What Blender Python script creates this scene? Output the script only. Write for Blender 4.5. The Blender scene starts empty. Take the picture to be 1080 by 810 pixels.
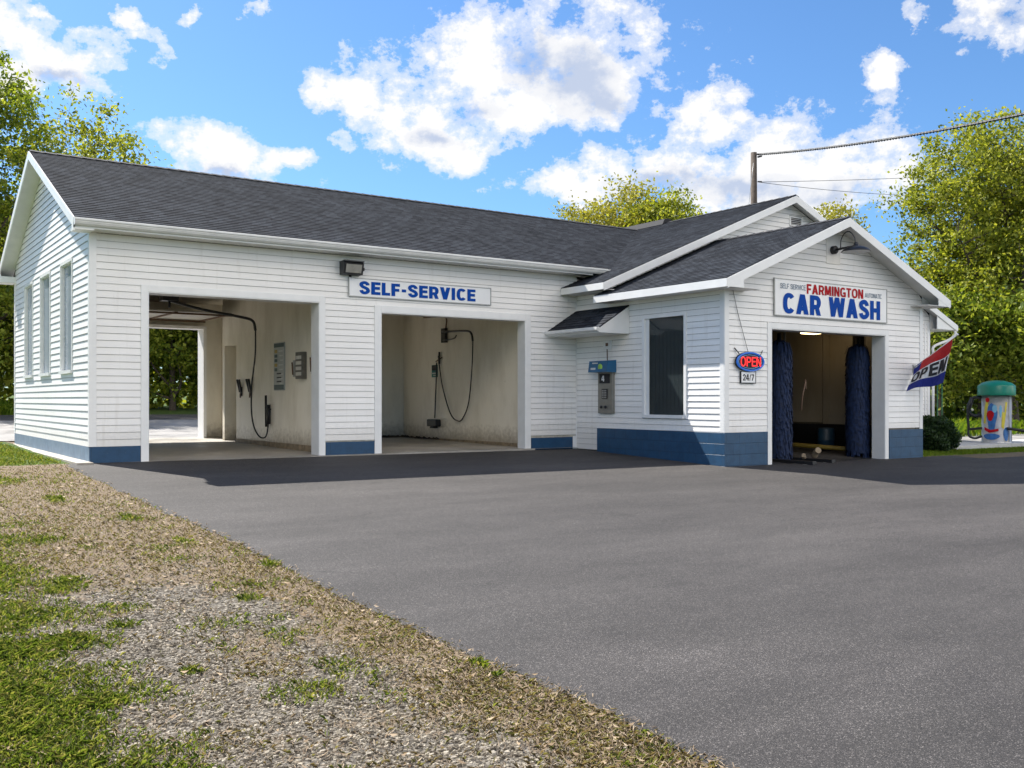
import bpy, math, random
import numpy as np
from mathutils import Vector, Matrix
R = math.radians
random.seed(7); rng = np.random.default_rng(7)
S = bpy.context.scene
col = S.collection

# ------------------------------------------------------------------ camera
# building axes: x runs along the front wall, y runs back from it, z up
CF, CY0, CH = 1034.8, 421.4, 1.25
CA = R(34.62); CU, CV = -4.083, -20.33
cd = bpy.data.cameras.new('camera'); cam = bpy.data.objects.new('camera', cd); col.objects.link(cam)
cam.location = (CU, CV, CH); cam.rotation_euler = (R(90), 0, -CA)
cd.sensor_width = 36; cd.lens = CF / 1080 * 36; cd.shift_y = (CY0 - 405) / 1080
cd.clip_start = .1; cd.clip_end = 2000
S.camera = cam
S.render.resolution_x, S.render.resolution_y = 1024, 768

# ------------------------------------------------------------------ light
SUN_V = Vector((-.29, .85, 1.0)).normalized()      # towards the sun
S_EL = math.asin(SUN_V.z); S_AZ = math.atan2(SUN_V.x, SUN_V.y)
sd = bpy.data.lights.new('sun', 'SUN'); so = bpy.data.objects.new('sun', sd); col.objects.link(so)
sd.energy = 4.2; sd.angle = R(.53); sd.color = (1, .955, .88)
so.rotation_euler = (-SUN_V).to_track_quat('-Z', 'Y').to_euler()
S.view_settings.view_transform = 'Standard'; S.view_settings.look = 'None'
S.view_settings.exposure = 1.27; S.view_settings.gamma = 1
SKY_STR = .13

def nn(nt, typ, **kw):
    n = nt.nodes.new(typ)
    for k, v in kw.items():
        if k.startswith('i_'):
            key = k[2:]
            n.inputs[int(key) if key.isdigit() else key.replace('_', ' ')].default_value = v
        else: setattr(n, k, v)
    return n
def mth(nt, op, a, b=None, c=None, clamp=False):
    n = nt.nodes.new('ShaderNodeMath'); n.operation = op; n.use_clamp = clamp
    for i, v in enumerate((a, b, c)):
        if v is None: continue
        if isinstance(v, (int, float)): n.inputs[i].default_value = v
        else: nt.links.new(v, n.inputs[i])
    return n.outputs[0]
def ramp(nt, fac, stops, interp='LINEAR'):
    n = nt.nodes.new('ShaderNodeValToRGB'); n.color_ramp.interpolation = interp
    e = n.color_ramp.elements
    while len(e) < len(stops): e.new(.5)
    for k, (p, c) in enumerate(stops):
        e[k].position = p; e[k].color = (c, c, c, 1) if isinstance(c, (int, float)) else (*c, 1)
    nt.links.new(fac, n.inputs[0]); return n.outputs[0]
def mixc(nt, fac, a, b, mode='MIX'):
    n = nt.nodes.new('ShaderNodeMix'); n.data_type = 'RGBA'; n.blend_type = mode
    for i, v in ((0, fac), (6, a), (7, b)):
        if isinstance(v, (int, float)): n.inputs[i].default_value = v
        elif isinstance(v, tuple): n.inputs[i].default_value = (*v, 1)
        else: nt.links.new(v, n.inputs[i])
    return n.outputs[2]

world = bpy.data.worlds.new('World'); S.world = world; world.use_nodes = True
def build_world():
    nt = world.node_tree; nt.nodes.clear(); L = nt.links
    out = nn(nt, 'ShaderNodeOutputWorld'); bg = nn(nt, 'ShaderNodeBackground'); L.new(bg.outputs[0], out.inputs[0])
    sky = nn(nt, 'ShaderNodeTexSky', sky_type='NISHITA', sun_disc=False, sun_elevation=S_EL, sun_rotation=S_AZ,
             altitude=100, air_density=1.0, dust_density=.6, ozone_density=2.5)
    tc = nn(nt, 'ShaderNodeTexCoord')
    sp = nn(nt, 'ShaderNodeSeparateXYZ'); L.new(tc.outputs['Generated'], sp.inputs[0])
    az = mth(nt, 'ARCTAN2', sp.outputs[0], sp.outputs[1]); el = mth(nt, 'ARCSINE', sp.outputs[2])
    cv = nn(nt, 'ShaderNodeCombineXYZ'); L.new(az, cv.inputs[0]); L.new(mth(nt, 'MULTIPLY', el, 1.25), cv.inputs[1])
    # warp so that outlines are ragged
    wn = nn(nt, 'ShaderNodeTexNoise', i_Scale=13, i_Detail=7, i_Roughness=.62); L.new(cv.outputs[0], wn.inputs['Vector'])
    ws = nn(nt, 'ShaderNodeSeparateXYZ'); L.new(wn.outputs['Color'], ws.inputs[0])
    azw = mth(nt, 'ADD', az, mth(nt, 'MULTIPLY', mth(nt, 'SUBTRACT', ws.outputs[0], .5), .085))
    elw = mth(nt, 'ADD', el, mth(nt, 'MULTIPLY', mth(nt, 'SUBTRACT', ws.outputs[1], .5), .065))
    blobs = [(610,70,85,62),(545,95,95,48),(450,95,75,42),(395,100,60,24),(345,104,24,10),(430,135,60,32),(465,165,50,22),(640,40,52,48),
             (520,55,60,32),(640,110,40,30),
             (765,105,36,24),(740,130,40,26),(700,178,95,30),(610,198,85,14),(830,165,80,40),(920,150,52,28),(800,205,130,26),(880,190,90,30),
             (30,55,50,26),(0,15,30,26),(75,62,60,24),(10,75,45,28),(40,10,20,6),(95,38,22,8),(125,63,14,10),(150,35,20,9),(168,56,15,11),(128,20,10,7),
             (235,163,62,22),(300,172,34,12),(205,175,30,20),
             (270,14,13,7),(668,116,24,12),(640,134,14,9),(925,74,19,11),(1045,14,55,20),(1070,34,24,18),(968,16,20,8),(362,148,12,9),(203,20,8,7),
             # the rest of the sky outside the picture
             (1400,60,160,50),(1700,120,200,40),(-300,90,170,50),(-700,150,200,50),(300,-250,160,60),(800,-300,200,60)]
    F = None
    for (x, y, rx, ry) in blobs:
        a = CA + math.atan((x - 540) / CF); rr = math.hypot(CF, x - 540); e = math.atan((CY0 - y) / rr)
        sx = rx / CF * (CF / rr) ** 2 * 1.05; sy = ry / rr * 1.15
        u = mth(nt, 'MULTIPLY', mth(nt, 'SUBTRACT', azw, a), 1 / sx); v = mth(nt, 'MULTIPLY', mth(nt, 'SUBTRACT', elw, e), 1 / sy)
        d = mth(nt, 'SQRT', mth(nt, 'ADD', mth(nt, 'MULTIPLY', u, u), mth(nt, 'MULTIPLY', v, v)))
        f = mth(nt, 'SUBTRACT', 1.0, d)
        if rx < 30: f = mth(nt, 'MINIMUM', mth(nt, 'SUBTRACT', 1.0, mth(nt, 'MULTIPLY', d, .85)), .36)
        F = f if F is None else mth(nt, 'SMOOTH_MAX', F, f, .25)
    # added, unseen clouds overhead and behind the camera, brightened to fill the shade
    gen = nn(nt, 'ShaderNodeTexNoise', i_Scale=2.2, i_Detail=5, i_Roughness=.6); L.new(tc.outputs['Generated'], gen.inputs['Vector'])
    far = mth(nt, 'SUBTRACT', 0, sp.outputs[1])
    fn = nn(nt, 'ShaderNodeTexNoise', i_Scale=17, i_Detail=12, i_Roughness=.65, i_Lacunarity=2.1); L.new(cv.outputs[0], fn.inputs['Vector'])
    big = nn(nt, 'ShaderNodeTexNoise', i_Scale=7, i_Detail=4, i_Roughness=.5); L.new(cv.outputs[0], big.inputs['Vector'])
    val = mth(nt, 'ADD', mth(nt, 'MINIMUM', mth(nt, 'ADD', mth(nt, 'MULTIPLY', F, .8), .12), .62), mth(nt, 'MULTIPLY', mth(nt, 'SUBTRACT', fn.outputs[0], .5), 3.4))
    other = mth(nt, 'MULTIPLY', mth(nt, 'SUBTRACT', gen.outputs[0], .5), 5)
    behind = mth(nt, 'MULTIPLY', mth(nt, 'ADD', mth(nt, 'MULTIPLY', far, 4), -.6), 1, clamp=True)
    val = mth(nt, 'ADD', mth(nt, 'MULTIPLY', val, mth(nt, 'SUBTRACT', 1, behind)), mth(nt, 'MULTIPLY', other, behind))
    alpha = ramp(nt, val, [(.02, 0), (.26, .5), (.66, 1)], 'EASE')
    Gd = None
    for (x, y, rx, ry) in [(612,78,62,36),(560,60,40,25),(640,110,45,25),(500,110,40,20),(460,150,40,14),(790,200,90,18),(700,192,70,14),(880,205,60,18),(230,182,45,9),(60,78,50,10),(1060,25,25,12)]:
        a = CA + math.atan((x - 540) / CF); rr = math.hypot(CF, x - 540); e = math.atan((CY0 - y) / rr)
        u = mth(nt, 'MULTIPLY', mth(nt, 'SUBTRACT', azw, a), CF / rx * (rr / CF) ** 2); v = mth(nt, 'MULTIPLY', mth(nt, 'SUBTRACT', elw, e), rr / ry)
        f = mth(nt, 'SUBTRACT', 1.0, mth(nt, 'SQRT', mth(nt, 'ADD', mth(nt, 'MULTIPLY', u, u), mth(nt, 'MULTIPLY', v, v))))
        Gd = f if Gd is None else mth(nt, 'SMOOTH_MAX', Gd, f, .3)
    Gd = mth(nt, 'MAXIMUM', Gd, -.35)
    sh2 = nn(nt, 'ShaderNodeTexNoise', i_Scale=30, i_Detail=6, i_Roughness=.6); L.new(cv.outputs[0], sh2.inputs['Vector'])
    shade = mth(nt, 'ADD', mth(nt, 'ADD', mth(nt, 'MULTIPLY', Gd, .75), mth(nt, 'MULTIPLY', mth(nt, 'SUBTRACT', big.outputs[0], .5), 1.1)), mth(nt, 'MULTIPLY', mth(nt, 'SUBTRACT', sh2.outputs[0], .5), 1.2))
    cc = ramp(nt, shade, [(-.1, (.425, .425, .43)), (.2, (.385, .39, .405)), (.7, (.235, .27, .345))], 'EASE')
    cc = mixc(nt, behind, cc, (1.98, 1.78, 1.50))  # unseen clouds made brighter and warmer as added fill light
    sk = mixc(nt, 1.0, sky.outputs[0], (SKY_STR * .31, SKY_STR * .445, SKY_STR * .57), 'MULTIPLY')
    L.new(mixc(nt, alpha, sk, cc), bg.inputs[0]); bg.inputs[1].default_value = 1.0
build_world()

# ------------------------------------------------------------------ helpers
def tag(o, label=None, cat=None, group=None, kind=None):
    if label: o['label'] = label
    if cat: o['category'] = cat
    if group: o['group'] = group
    if kind: o['kind'] = kind
    return o
OFF = {}
def empty(name, loc):
    o = bpy.data.objects.new(name, None); col.objects.link(o); o.location = loc; o.empty_display_size = .2
    OFF[o] = Vector(loc); return o
class MB:
    def __init__(s): s.v = []; s.f = []; s.m = []; s.sm = []
    def face(s, pts, m=0, smooth=False):
        k = len(s.v); s.v += [tuple(p) for p in pts]; s.f.append(list(range(k, k + len(pts)))); s.m.append(m); s.sm.append(smooth)
    def box(s, x0, x1, y0, y1, z0, z1, m=0, b=0.0):
        if x0 > x1: x0, x1 = x1, x0
        if y0 > y1: y0, y1 = y1, y0
        if z0 > z1: z0, z1 = z1, z0
        P = [(x, y, z) for x in (x0, x1) for y in (y0, y1) for z in (z0, z1)]
        k = len(s.v); s.v += P
        for q in ((0,1,3,2),(4,6,7,5),(0,4,5,1),(2,3,7,6),(0,2,6,4),(1,5,7,3)):
            s.f.append([k + i for i in q]); s.m.append(m); s.sm.append(False)
    def prism(s, poly, axis, a, b, m=0):
        """poly: 2-D points in the plane normal to axis; extruded from a to b"""
        def P(p, t): return (t, p[0], p[1]) if axis == 'x' else (p[0], t, p[1]) if axis == 'y' else (p[0], p[1], t)
        s.face([P(p, a) for p in poly], m); s.face([P(p, b) for p in reversed(poly)], m)
        n = len(poly)
        for i in range(n):
            j = (i + 1) % n; s.face([P(poly[i], a), P(poly[i], b), P(poly[j], b), P(poly[j], a)], m)
    def slab(s, poly, zf, th, m=0):
        """plan polygon lifted to the plane zf(x,y), th thick"""
        top = [(x, y, zf(x, y)) for x, y in poly]; bot = [(x, y, zf(x, y) - th) for x, y in poly]
        s.face(top, m); s.face(bot[::-1], m)
        for i in range(len(poly)):
            j = (i + 1) % len(poly); s.face([top[i], bot[i], bot[j], top[j]], m)
    def tube(s, path, r, n=8, m=0, cap=True):
        path = [Vector(p) for p in path]; rs = r if isinstance(r, (list, tuple)) else [r] * len(path)
        k0 = len(s.v); up = Vector((0, 0, 1)); prev = None
        for i, p in enumerate(path):
            t = (path[min(i + 1, len(path) - 1)] - path[max(i - 1, 0)]).normalized()
            if prev is None: prev = t.cross(up if abs(t.z) < .9 else Vector((1, 0, 0))).normalized()
            a = (prev - t * prev.dot(t)).normalized(); b = t.cross(a); prev = a
            for j in range(n):
                w = 2 * math.pi * j / n; s.v.append(tuple(p + (a * math.cos(w) + b * math.sin(w)) * rs[i]))
        for i in range(len(path) - 1):
            for j in range(n):
                q = k0 + i * n; s.f.append([q + j, q + (j + 1) % n, q + n + (j + 1) % n, q + n + j]); s.m.append(m); s.sm.append(True)
        if cap:
            e = k0 + (len(path) - 1) * n
            s.f.append([k0 + j for j in range(n)][::-1]); s.m.append(m); s.sm.append(False)
            s.f.append([e + j for j in range(n)]); s.m.append(m); s.sm.append(False)
    def lathe(s, prof, c, n=32, m=0, axis='z'):
        k0 = len(s.v)
        for (r, h) in prof:
            for j in range(n):
                w = 2 * math.pi * j / n; a, b = r * math.cos(w), r * math.sin(w)
                s.v.append((c[0] + a, c[1] + b, c[2] + h) if axis == 'z' else (c[0] + a, c[1] + h, c[2] + b))
        for i in range(len(prof) - 1):
            for j in range(n):
                q = k0 + i * n; s.f.append([q + j, q + (j + 1) % n, q + n + (j + 1) % n, q + n + j]); s.m.append(m); s.sm.append(True)
    def build(s, name, mats, parent=None, off=None, bevel=0):
        me = bpy.data.meshes.new(name); o = bpy.data.objects.new(name, me); col.objects.link(o)
        O = Vector(off) if off is not None else (OFF[parent] if parent is not None else Vector((0, 0, 0)))
        me.from_pydata([(x - O.x, y - O.y, z - O.z) for x, y, z in s.v], [], s.f)
        for mt in (mats if isinstance(mats, (list, tuple)) else [mats]): me.materials.append(mt)
        me.polygons.foreach_set('material_index', s.m); me.polygons.foreach_set('use_smooth', s.sm); me.update()
        OFF[o] = O
        if parent is not None: o.parent = parent
        elif off is not None: o.location = O
        if bevel:
            b = o.modifiers.new('bevel', 'BEVEL'); b.width = bevel; b.segments = 2; b.limit_method = 'ANGLE'; b.angle_limit = R(50)
        return o
def smooth_path(pts, n=8):
    """Catmull-Rom through the points"""
    P = [Vector(p) for p in pts]; P = [P[0] * 2 - P[1]] + P + [P[-1] * 2 - P[-2]]; out = []
    for i in range(1, len(P) - 2):
        for k in range(n):
            t = k / n; a, b, c, d = P[i - 1:i + 3]
            out.append(.5 * ((2 * b) + (c - a) * t + (2 * a - 5 * b + 4 * c - d) * t * t + (3 * b - a - 3 * c + d) * t ** 3))
    return out + [P[-2]]

# ------------------------------------------------------------------ materials
def newmat(name):
    m = bpy.data.materials.new(name); m.use_nodes = True; nt = m.node_tree
    b = nt.nodes['Principled BSDF']; return m, nt, b
def coords(nt, scale=None, kind='Object'):
    tc = nt.nodes.new('ShaderNodeTexCoord'); o = tc.outputs[kind]
    if scale is not None:
        mp = nt.nodes.new('ShaderNodeMapping'); mp.inputs['Scale'].default_value = scale; nt.links.new(o, mp.inputs[0]); o = mp.outputs[0]
    return o
def noise(nt, vec, scale, detail=4, rough=.55):
    n = nn(nt, 'ShaderNodeTexNoise', i_Scale=scale, i_Detail=detail, i_Roughness=rough); nt.links.new(vec, n.inputs['Vector']); return n.outputs[0]
def bump(nt, b, h, strength, dist=.01):
    n = nn(nt, 'ShaderNodeBump', i_Strength=strength, i_Distance=dist); nt.links.new(h, n.inputs['Height']); nt.links.new(n.outputs[0], b.inputs['Normal'])
def plain(name, c, rough=.5, metal=0, var=.12, scale=6, spec=.5, bmp=0, bs=80, emit=None, es=0):
    m, nt, b = newmat(name); v = coords(nt)
    n = noise(nt, v, scale, 5)
    c0 = tuple(x * (1 - var) for x in c); c1 = tuple(min(1, x * (1 + var * .6)) for x in c)
    nt.links.new(ramp(nt, n, [(.3, c0), (.7, c1)]), b.inputs['Base Color'])
    b.inputs['Roughness'].default_value = rough; b.inputs['Metallic'].default_value = metal
    b.inputs['Specular IOR Level'].default_value = spec
    if bmp: bump(nt, b, noise(nt, v, bs, 3), bmp, .005)
    if emit: b.inputs['Emission Color'].default_value = (*emit, 1); b.inputs['Emission Strength'].default_value = es
    return m
def m_siding():
    m, nt, b = newmat('white_vinyl_siding'); v = coords(nt)
    streak = noise(nt, coords(nt, (3, 3, .25)), 2.2, 6, .6); big = noise(nt, v, .55, 4); fine = noise(nt, v, 14, 4, .6)
    c = ramp(nt, big, [(.35, (.82, .80, .77)), (.65, (.875, .86, .835))])
    c = mixc(nt, ramp(nt, streak, [(.56, 0), (.8, .30)]), c, (.52, .47, .40))
    c = mixc(nt, ramp(nt, fine, [(.62, 0), (.8, .2)]), c, (.55, .53, .49))
    sp = nt.nodes.new('ShaderNodeSeparateXYZ'); nt.links.new(v, sp.inputs[0])
    foot = mth(nt, 'MULTIPLY', ramp(nt, mth(nt, 'ADD', sp.outputs[2], mth(nt, 'MULTIPLY', mth(nt, 'SUBTRACT', fine, .5), .5)), [(.35, .32), (.75, 0)]), 1)
    c = mixc(nt, foot, c, (.50, .46, .40))
    row = nn(nt, 'ShaderNodeTexWhiteNoise', noise_dimensions='1D'); nt.links.new(mth(nt, 'FLOOR', mth(nt, 'DIVIDE', mth(nt, 'SUBTRACT', sp.outputs[2], .33), .139)), row.inputs['W'])
    c = mixc(nt, 1, c, ramp(nt, row.outputs['Value'], [(0, .96), (1, 1.03)]), 'MULTIPLY')
    nt.links.new(c, b.inputs['Base Color']); b.inputs['Roughness'].default_value = .42
    bump(nt, b, noise(nt, coords(nt, (1.2, 1.2, 8)), 3.0, 4), .25, .012); return m
def m_shingle(axis):
    m, nt, b = newmat('charcoal_shingle_' + axis)
    tc = coords(nt); sp = nt.nodes.new('ShaderNodeSeparateXYZ'); nt.links.new(tc, sp.inputs[0])
    s, t = (sp.outputs[0], sp.outputs[1]) if axis == 'x' else (sp.outputs[1], sp.outputs[0])
    cv = nt.nodes.new('ShaderNodeCombineXYZ'); nt.links.new(s, cv.inputs[0]); nt.links.new(t, cv.inputs[1])
    br = nn(nt, 'ShaderNodeTexBrick', offset=.37, offset_frequency=2, i_Scale=1, i_Mortar_Size=.004, i_Brick_Width=.21, i_Row_Height=.1315, i_Bias=0)
    br.inputs['Color1'].default_value = (.016, .018, .023, 1); br.inputs['Color2'].default_value = (.042, .047, .057, 1); br.inputs['Mortar'].default_value = (.006, .006, .008, 1)
    nt.links.new(cv.outputs[0], br.inputs['Vector'])
    wx = mth(nt, 'ADD', s, mth(nt, 'MULTIPLY', noise(nt, tc, 2.5, 2), .3)); nt.links.new(wx, cv.inputs[0])
    g = noise(nt, tc, 220, 2, .7); big = noise(nt, tc, 1.1, 5, .6)
    c = mixc(nt, 1, br.outputs[0], ramp(nt, g, [(.3, .55), (.7, 1.5)]), 'MULTIPLY')
    c = mixc(nt, 1, c, ramp(nt, big, [(.3, .8), (.7, 1.25)]), 'MULTIPLY')
    nt.links.new(c, b.inputs['Base Color']); b.inputs['Roughness'].default_value = .95; b.inputs['Specular IOR Level'].default_value = .12
    bump(nt, b, g, .5, .004); return m
def m_block(name, c0, c1, course, mortar=.75, w=.4, rough=.45):
    m, nt, b = newmat(name); tc = coords(nt); sp = nt.nodes.new('ShaderNodeSeparateXYZ'); nt.links.new(tc, sp.inputs[0])
    cv = nt.nodes.new('ShaderNodeCombineXYZ'); nt.links.new(mth(nt, 'ADD', sp.outputs[0], sp.outputs[1]), cv.inputs[0]); nt.links.new(mth(nt, 'ADD', sp.outputs[2], -.52 if course < .3 else -.33), cv.inputs[1])
    br = nn(nt, 'ShaderNodeTexBrick', offset=.5, i_Scale=1, i_Mortar_Size=.008, i_Mortar_Smooth=.3, i_Brick_Width=w, i_Row_Height=course)
    br.inputs['Color1'].default_value = (*c0, 1); br.inputs['Color2'].default_value = (*c1, 1)
    br.inputs['Mortar'].default_value = (*[x * mortar for x in c0], 1); nt.links.new(cv.outputs[0], br.inputs['Vector'])
    n = noise(nt, tc, 5, 6, .65)
    low = ramp(nt, mth(nt, 'ADD', sp.outputs[2], mth(nt, 'MULTIPLY', mth(nt, 'SUBTRACT', n, .5), .35)), [(.0, .35), (.12, 0)])
    c = mixc(nt, 1, br.outputs[0], ramp(nt, n, [(.3, .82), (.72, 1.18)]), 'MULTIPLY')
    c = mixc(nt, ramp(nt, noise(nt, tc, 18, 6, .7), [(.64, 0), (.76, .35)]), c, (.22, .24, .26))
    nt.links.new(c, b.inputs['Base Color']); b.inputs['Roughness'].default_value = rough
    inv = mth(nt, 'SUBTRACT', 1, br.outputs['Fac']); bump(nt, b, mth(nt, 'ADD', inv, mth(nt, 'MULTIPLY', noise(nt, tc, 60, 3), .25)), .7, .006); return m
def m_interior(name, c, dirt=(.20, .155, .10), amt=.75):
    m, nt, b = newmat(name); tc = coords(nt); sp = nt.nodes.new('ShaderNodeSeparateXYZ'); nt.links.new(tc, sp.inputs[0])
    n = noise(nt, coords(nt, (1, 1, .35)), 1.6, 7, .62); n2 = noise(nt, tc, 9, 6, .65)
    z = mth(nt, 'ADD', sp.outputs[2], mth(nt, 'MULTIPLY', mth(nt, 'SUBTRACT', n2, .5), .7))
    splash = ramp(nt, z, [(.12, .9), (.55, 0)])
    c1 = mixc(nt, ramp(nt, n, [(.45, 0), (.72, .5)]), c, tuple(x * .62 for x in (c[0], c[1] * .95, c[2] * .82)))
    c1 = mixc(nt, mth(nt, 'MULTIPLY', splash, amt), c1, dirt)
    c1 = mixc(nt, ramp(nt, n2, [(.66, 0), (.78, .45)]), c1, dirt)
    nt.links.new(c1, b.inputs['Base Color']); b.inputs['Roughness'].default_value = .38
    # painted block courses, shallow
    cv = nt.nodes.new('ShaderNodeCombineXYZ'); nt.links.new(mth(nt, 'ADD', sp.outputs[0], sp.outputs[1]), cv.inputs[0]); nt.links.new(sp.outputs[2], cv.inputs[1])
    br = nn(nt, 'ShaderNodeTexBrick', offset=.5, i_Scale=1, i_Mortar_Size=.006, i_Mortar_Smooth=.5, i_Brick_Width=.4, i_Row_Height=.2); nt.links.new(cv.outputs[0], br.inputs['Vector'])
    bump(nt, b, mth(nt, 'SUBTRACT', mth(nt, 'MULTIPLY', n2, .3), br.outputs['Fac']), .35, .004); return m
def m_asphalt(name, base=.062, warm=(1.10, 1.0, .94)):
    m, nt, b = newmat(name); tc = coords(nt)
    big = noise(nt, coords(nt, (.16, .40, 1)), 1.7, 6, .62); mid = noise(nt, coords(nt, (.5, 1.6, 1)), 2.4, 5, .6)
    vo = nn(nt, 'ShaderNodeTexVoronoi', i_Scale=150); nt.links.new(tc, vo.inputs['Vector'])
    sp = nt.nodes.new('ShaderNodeSeparateColor'); nt.links.new(vo.outputs['Color'], sp.inputs[0])
    g = ramp(nt, sp.outputs[0], [(0, .55), (.5, .9), (.85, 1.25), (1, 3.4)])
    c = mixc(nt, 1, tuple(base * w for w in warm), ramp(nt, big, [(.3, .74), (.5, 1), (.72, 1.36)]), 'MULTIPLY')
    c = mixc(nt, 1, c, ramp(nt, mid, [(.3, .9), (.7, 1.12)]), 'MULTIPLY')
    c = mixc(nt, 1, c, g, 'MULTIPLY')
    fn = noise(nt, tc, 45, 5, .75)
    c = mixc(nt, 1, c, ramp(nt, fn, [(.3, .8), (.7, 1.25)]), 'MULTIPLY')
    oil = ramp(nt, noise(nt, tc, .85, 3, .5), [(.70, 1), (.80, .72)])
    c = mixc(nt, 1, c, oil, 'MULTIPLY')
    cw = nt.nodes.new('ShaderNodeVectorMath'); cw.operation = 'ADD'; nz = nn(nt, 'ShaderNodeTexNoise', i_Scale=1.2, i_Detail=6); nt.links.new(tc, nz.inputs['Vector']); nt.links.new(tc, cw.inputs[0]); nt.links.new(nz.outputs['Color'], cw.inputs[1])
    ck = nn(nt, 'ShaderNodeTexVoronoi', feature='DISTANCE_TO_EDGE', i_Scale=.16); nt.links.new(cw.outputs[0], ck.inputs['Vector'])
    brk = ramp(nt, noise(nt, tc, .5, 2), [(.5, 0), (.6, 1)])
    crack = mth(nt, 'MULTIPLY', ramp(nt, ck.outputs['Distance'], [(.0004, 1), (.0012, 0)]), brk)
    c = mixc(nt, mth(nt, 'MULTIPLY', crack, .55), c, (.014, .013, .012))
    nt.links.new(c, b.inputs['Base Color']); b.inputs['Roughness'].default_value = .8; b.inputs['Specular IOR Level'].default_value = .35
    vo2 = nn(nt, 'ShaderNodeTexVoronoi', i_Scale=110); nt.links.new(tc, vo2.inputs['Vector'])
    bump(nt, b, mth(nt, 'SUBTRACT', mth(nt, 'MULTIPLY', fn, .8), vo2.outputs['Distance']), .65, .006); return m
def m_soil():
    m, nt, b = newmat('gravelly_soil_with_dead_grass'); tc = coords(nt)
    at = nn(nt, 'ShaderNodeAttribute', attribute_name='cover'); sc = nt.nodes.new('ShaderNodeSeparateColor'); nt.links.new(at.outputs['Color'], sc.inputs[0])
    n1 = noise(nt, tc, 3, 7, .7); n2 = noise(nt, tc, 30, 6, .75)
    vo = nn(nt, 'ShaderNodeTexVoronoi', i_Scale=38, i_Randomness=1); nt.links.new(tc, vo.inputs['Vector'])
    vs = nt.nodes.new('ShaderNodeSeparateColor'); nt.links.new(vo.outputs['Color'], vs.inputs[0])
    straw = ramp(nt, n2, [(.25, (.085, .062, .040)), (.5, (.19, .145, .098)), (.75, (.32, .255, .175))])
    grav = ramp(nt, vs.outputs[0], [(0, (.09, .078, .062)), (.5, (.18, .16, .13)), (1, (.31, .28, .235))])
    grav = mixc(nt, ramp(nt, vo.outputs['Distance'], [(.45, 0), (.75, .8)]), grav, (.07, .06, .05))
    lawn = ramp(nt, n2, [(.3, (.03, .055, .012)), (.7, (.10, .16, .03))])
    fg = mth(nt, 'ADD', sc.outputs[0], mth(nt, 'MULTIPLY', mth(nt, 'SUBTRACT', n1, .5), 1.4))
    c = mixc(nt, ramp(nt, fg, [(.42, 0), (.58, 1)]), straw, grav)
    fl = mth(nt, 'ADD', sc.outputs[1], mth(nt, 'MULTIPLY', mth(nt, 'SUBTRACT', n1, .5), .8))
    c = mixc(nt, ramp(nt, fl, [(.4, 0), (.7, 1)]), c, lawn)
    nt.links.new(c, b.inputs['Base Color']); b.inputs['Roughness'].default_value = .95; b.inputs['Specular IOR Level'].default_value = .2
    bump(nt, b, mth(nt, 'ADD', n2, mth(nt, 'MULTIPLY', vo.outputs['Distance'], -.8)), .8, .02); return m
def m_leaf(name, cols, trans=.35):
    m, nt, b = newmat(name); g = nn(nt, 'ShaderNodeNewGeometry')
    c = ramp(nt, g.outputs['Random Per Island'], [(i / (len(cols) - 1), k) for i, k in enumerate(cols)])
    nt.links.new(c, b.inputs['Base Color']); b.inputs['Roughness'].default_value = .55; b.inputs['Specular IOR Level'].default_value = .3
    tr = nn(nt, 'ShaderNodeBsdfTranslucent'); nt.links.new(mixc(nt, 1, c, (1.15, 1.12, .6), 'MULTIPLY'), tr.inputs[0])
    mx = nn(nt, 'ShaderNodeMixShader', i_0=trans); out = nt.nodes['Material Output']
    nt.links.new(b.outputs[0], mx.inputs[1]); nt.links.new(tr.outputs[0], mx.inputs[2]); nt.links.new(mx.outputs[0], out.inputs[0]); return m
def m_island(name, cols, rough=.8):
    m, nt, b = newmat(name); g = nn(nt, 'ShaderNodeNewGeometry')
    nt.links.new(ramp(nt, g.outputs['Random Per Island'], [(i / (len(cols) - 1), k) for i, k in enumerate(cols)]), b.inputs['Base Color'])
    b.inputs['Roughness'].default_value = rough; b.inputs['Specular IOR Level'].default_value = .25; return m
def m_glass():
    m, nt, b = newmat('dark_window_glass'); b.inputs['Base Color'].default_value = (.045, .06, .065, 1)
    b.inputs['Roughness'].default_value = .04; b.inputs['Alpha'].default_value = .5; b.inputs['Specular IOR Level'].default_value = .6; 
    bump(nt, b, noise(nt, coords(nt), 1.3, 2), .04, .02); return m
def m_concrete(name, c=(.40, .375, .33), dark=(.17, .145, .115)):
    m, nt, b = newmat(name); tc = coords(nt)
    n = noise(nt, tc, .9, 7, .65); n2 = noise(nt, tc, 22, 5, .7)
    k = mixc(nt, ramp(nt, n, [(.4, 0), (.68, .85)]), c, dark)
    k = mixc(nt, 1, k, ramp(nt, n2, [(.3, .85), (.7, 1.12)]), 'MULTIPLY')
    nt.links.new(k, b.inputs['Base Color']); nt.links.new(ramp(nt, n, [(.4, .75), (.68, .3)]), b.inputs['Roughness'])
    bump(nt, b, n2, .3, .004); return m

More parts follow.
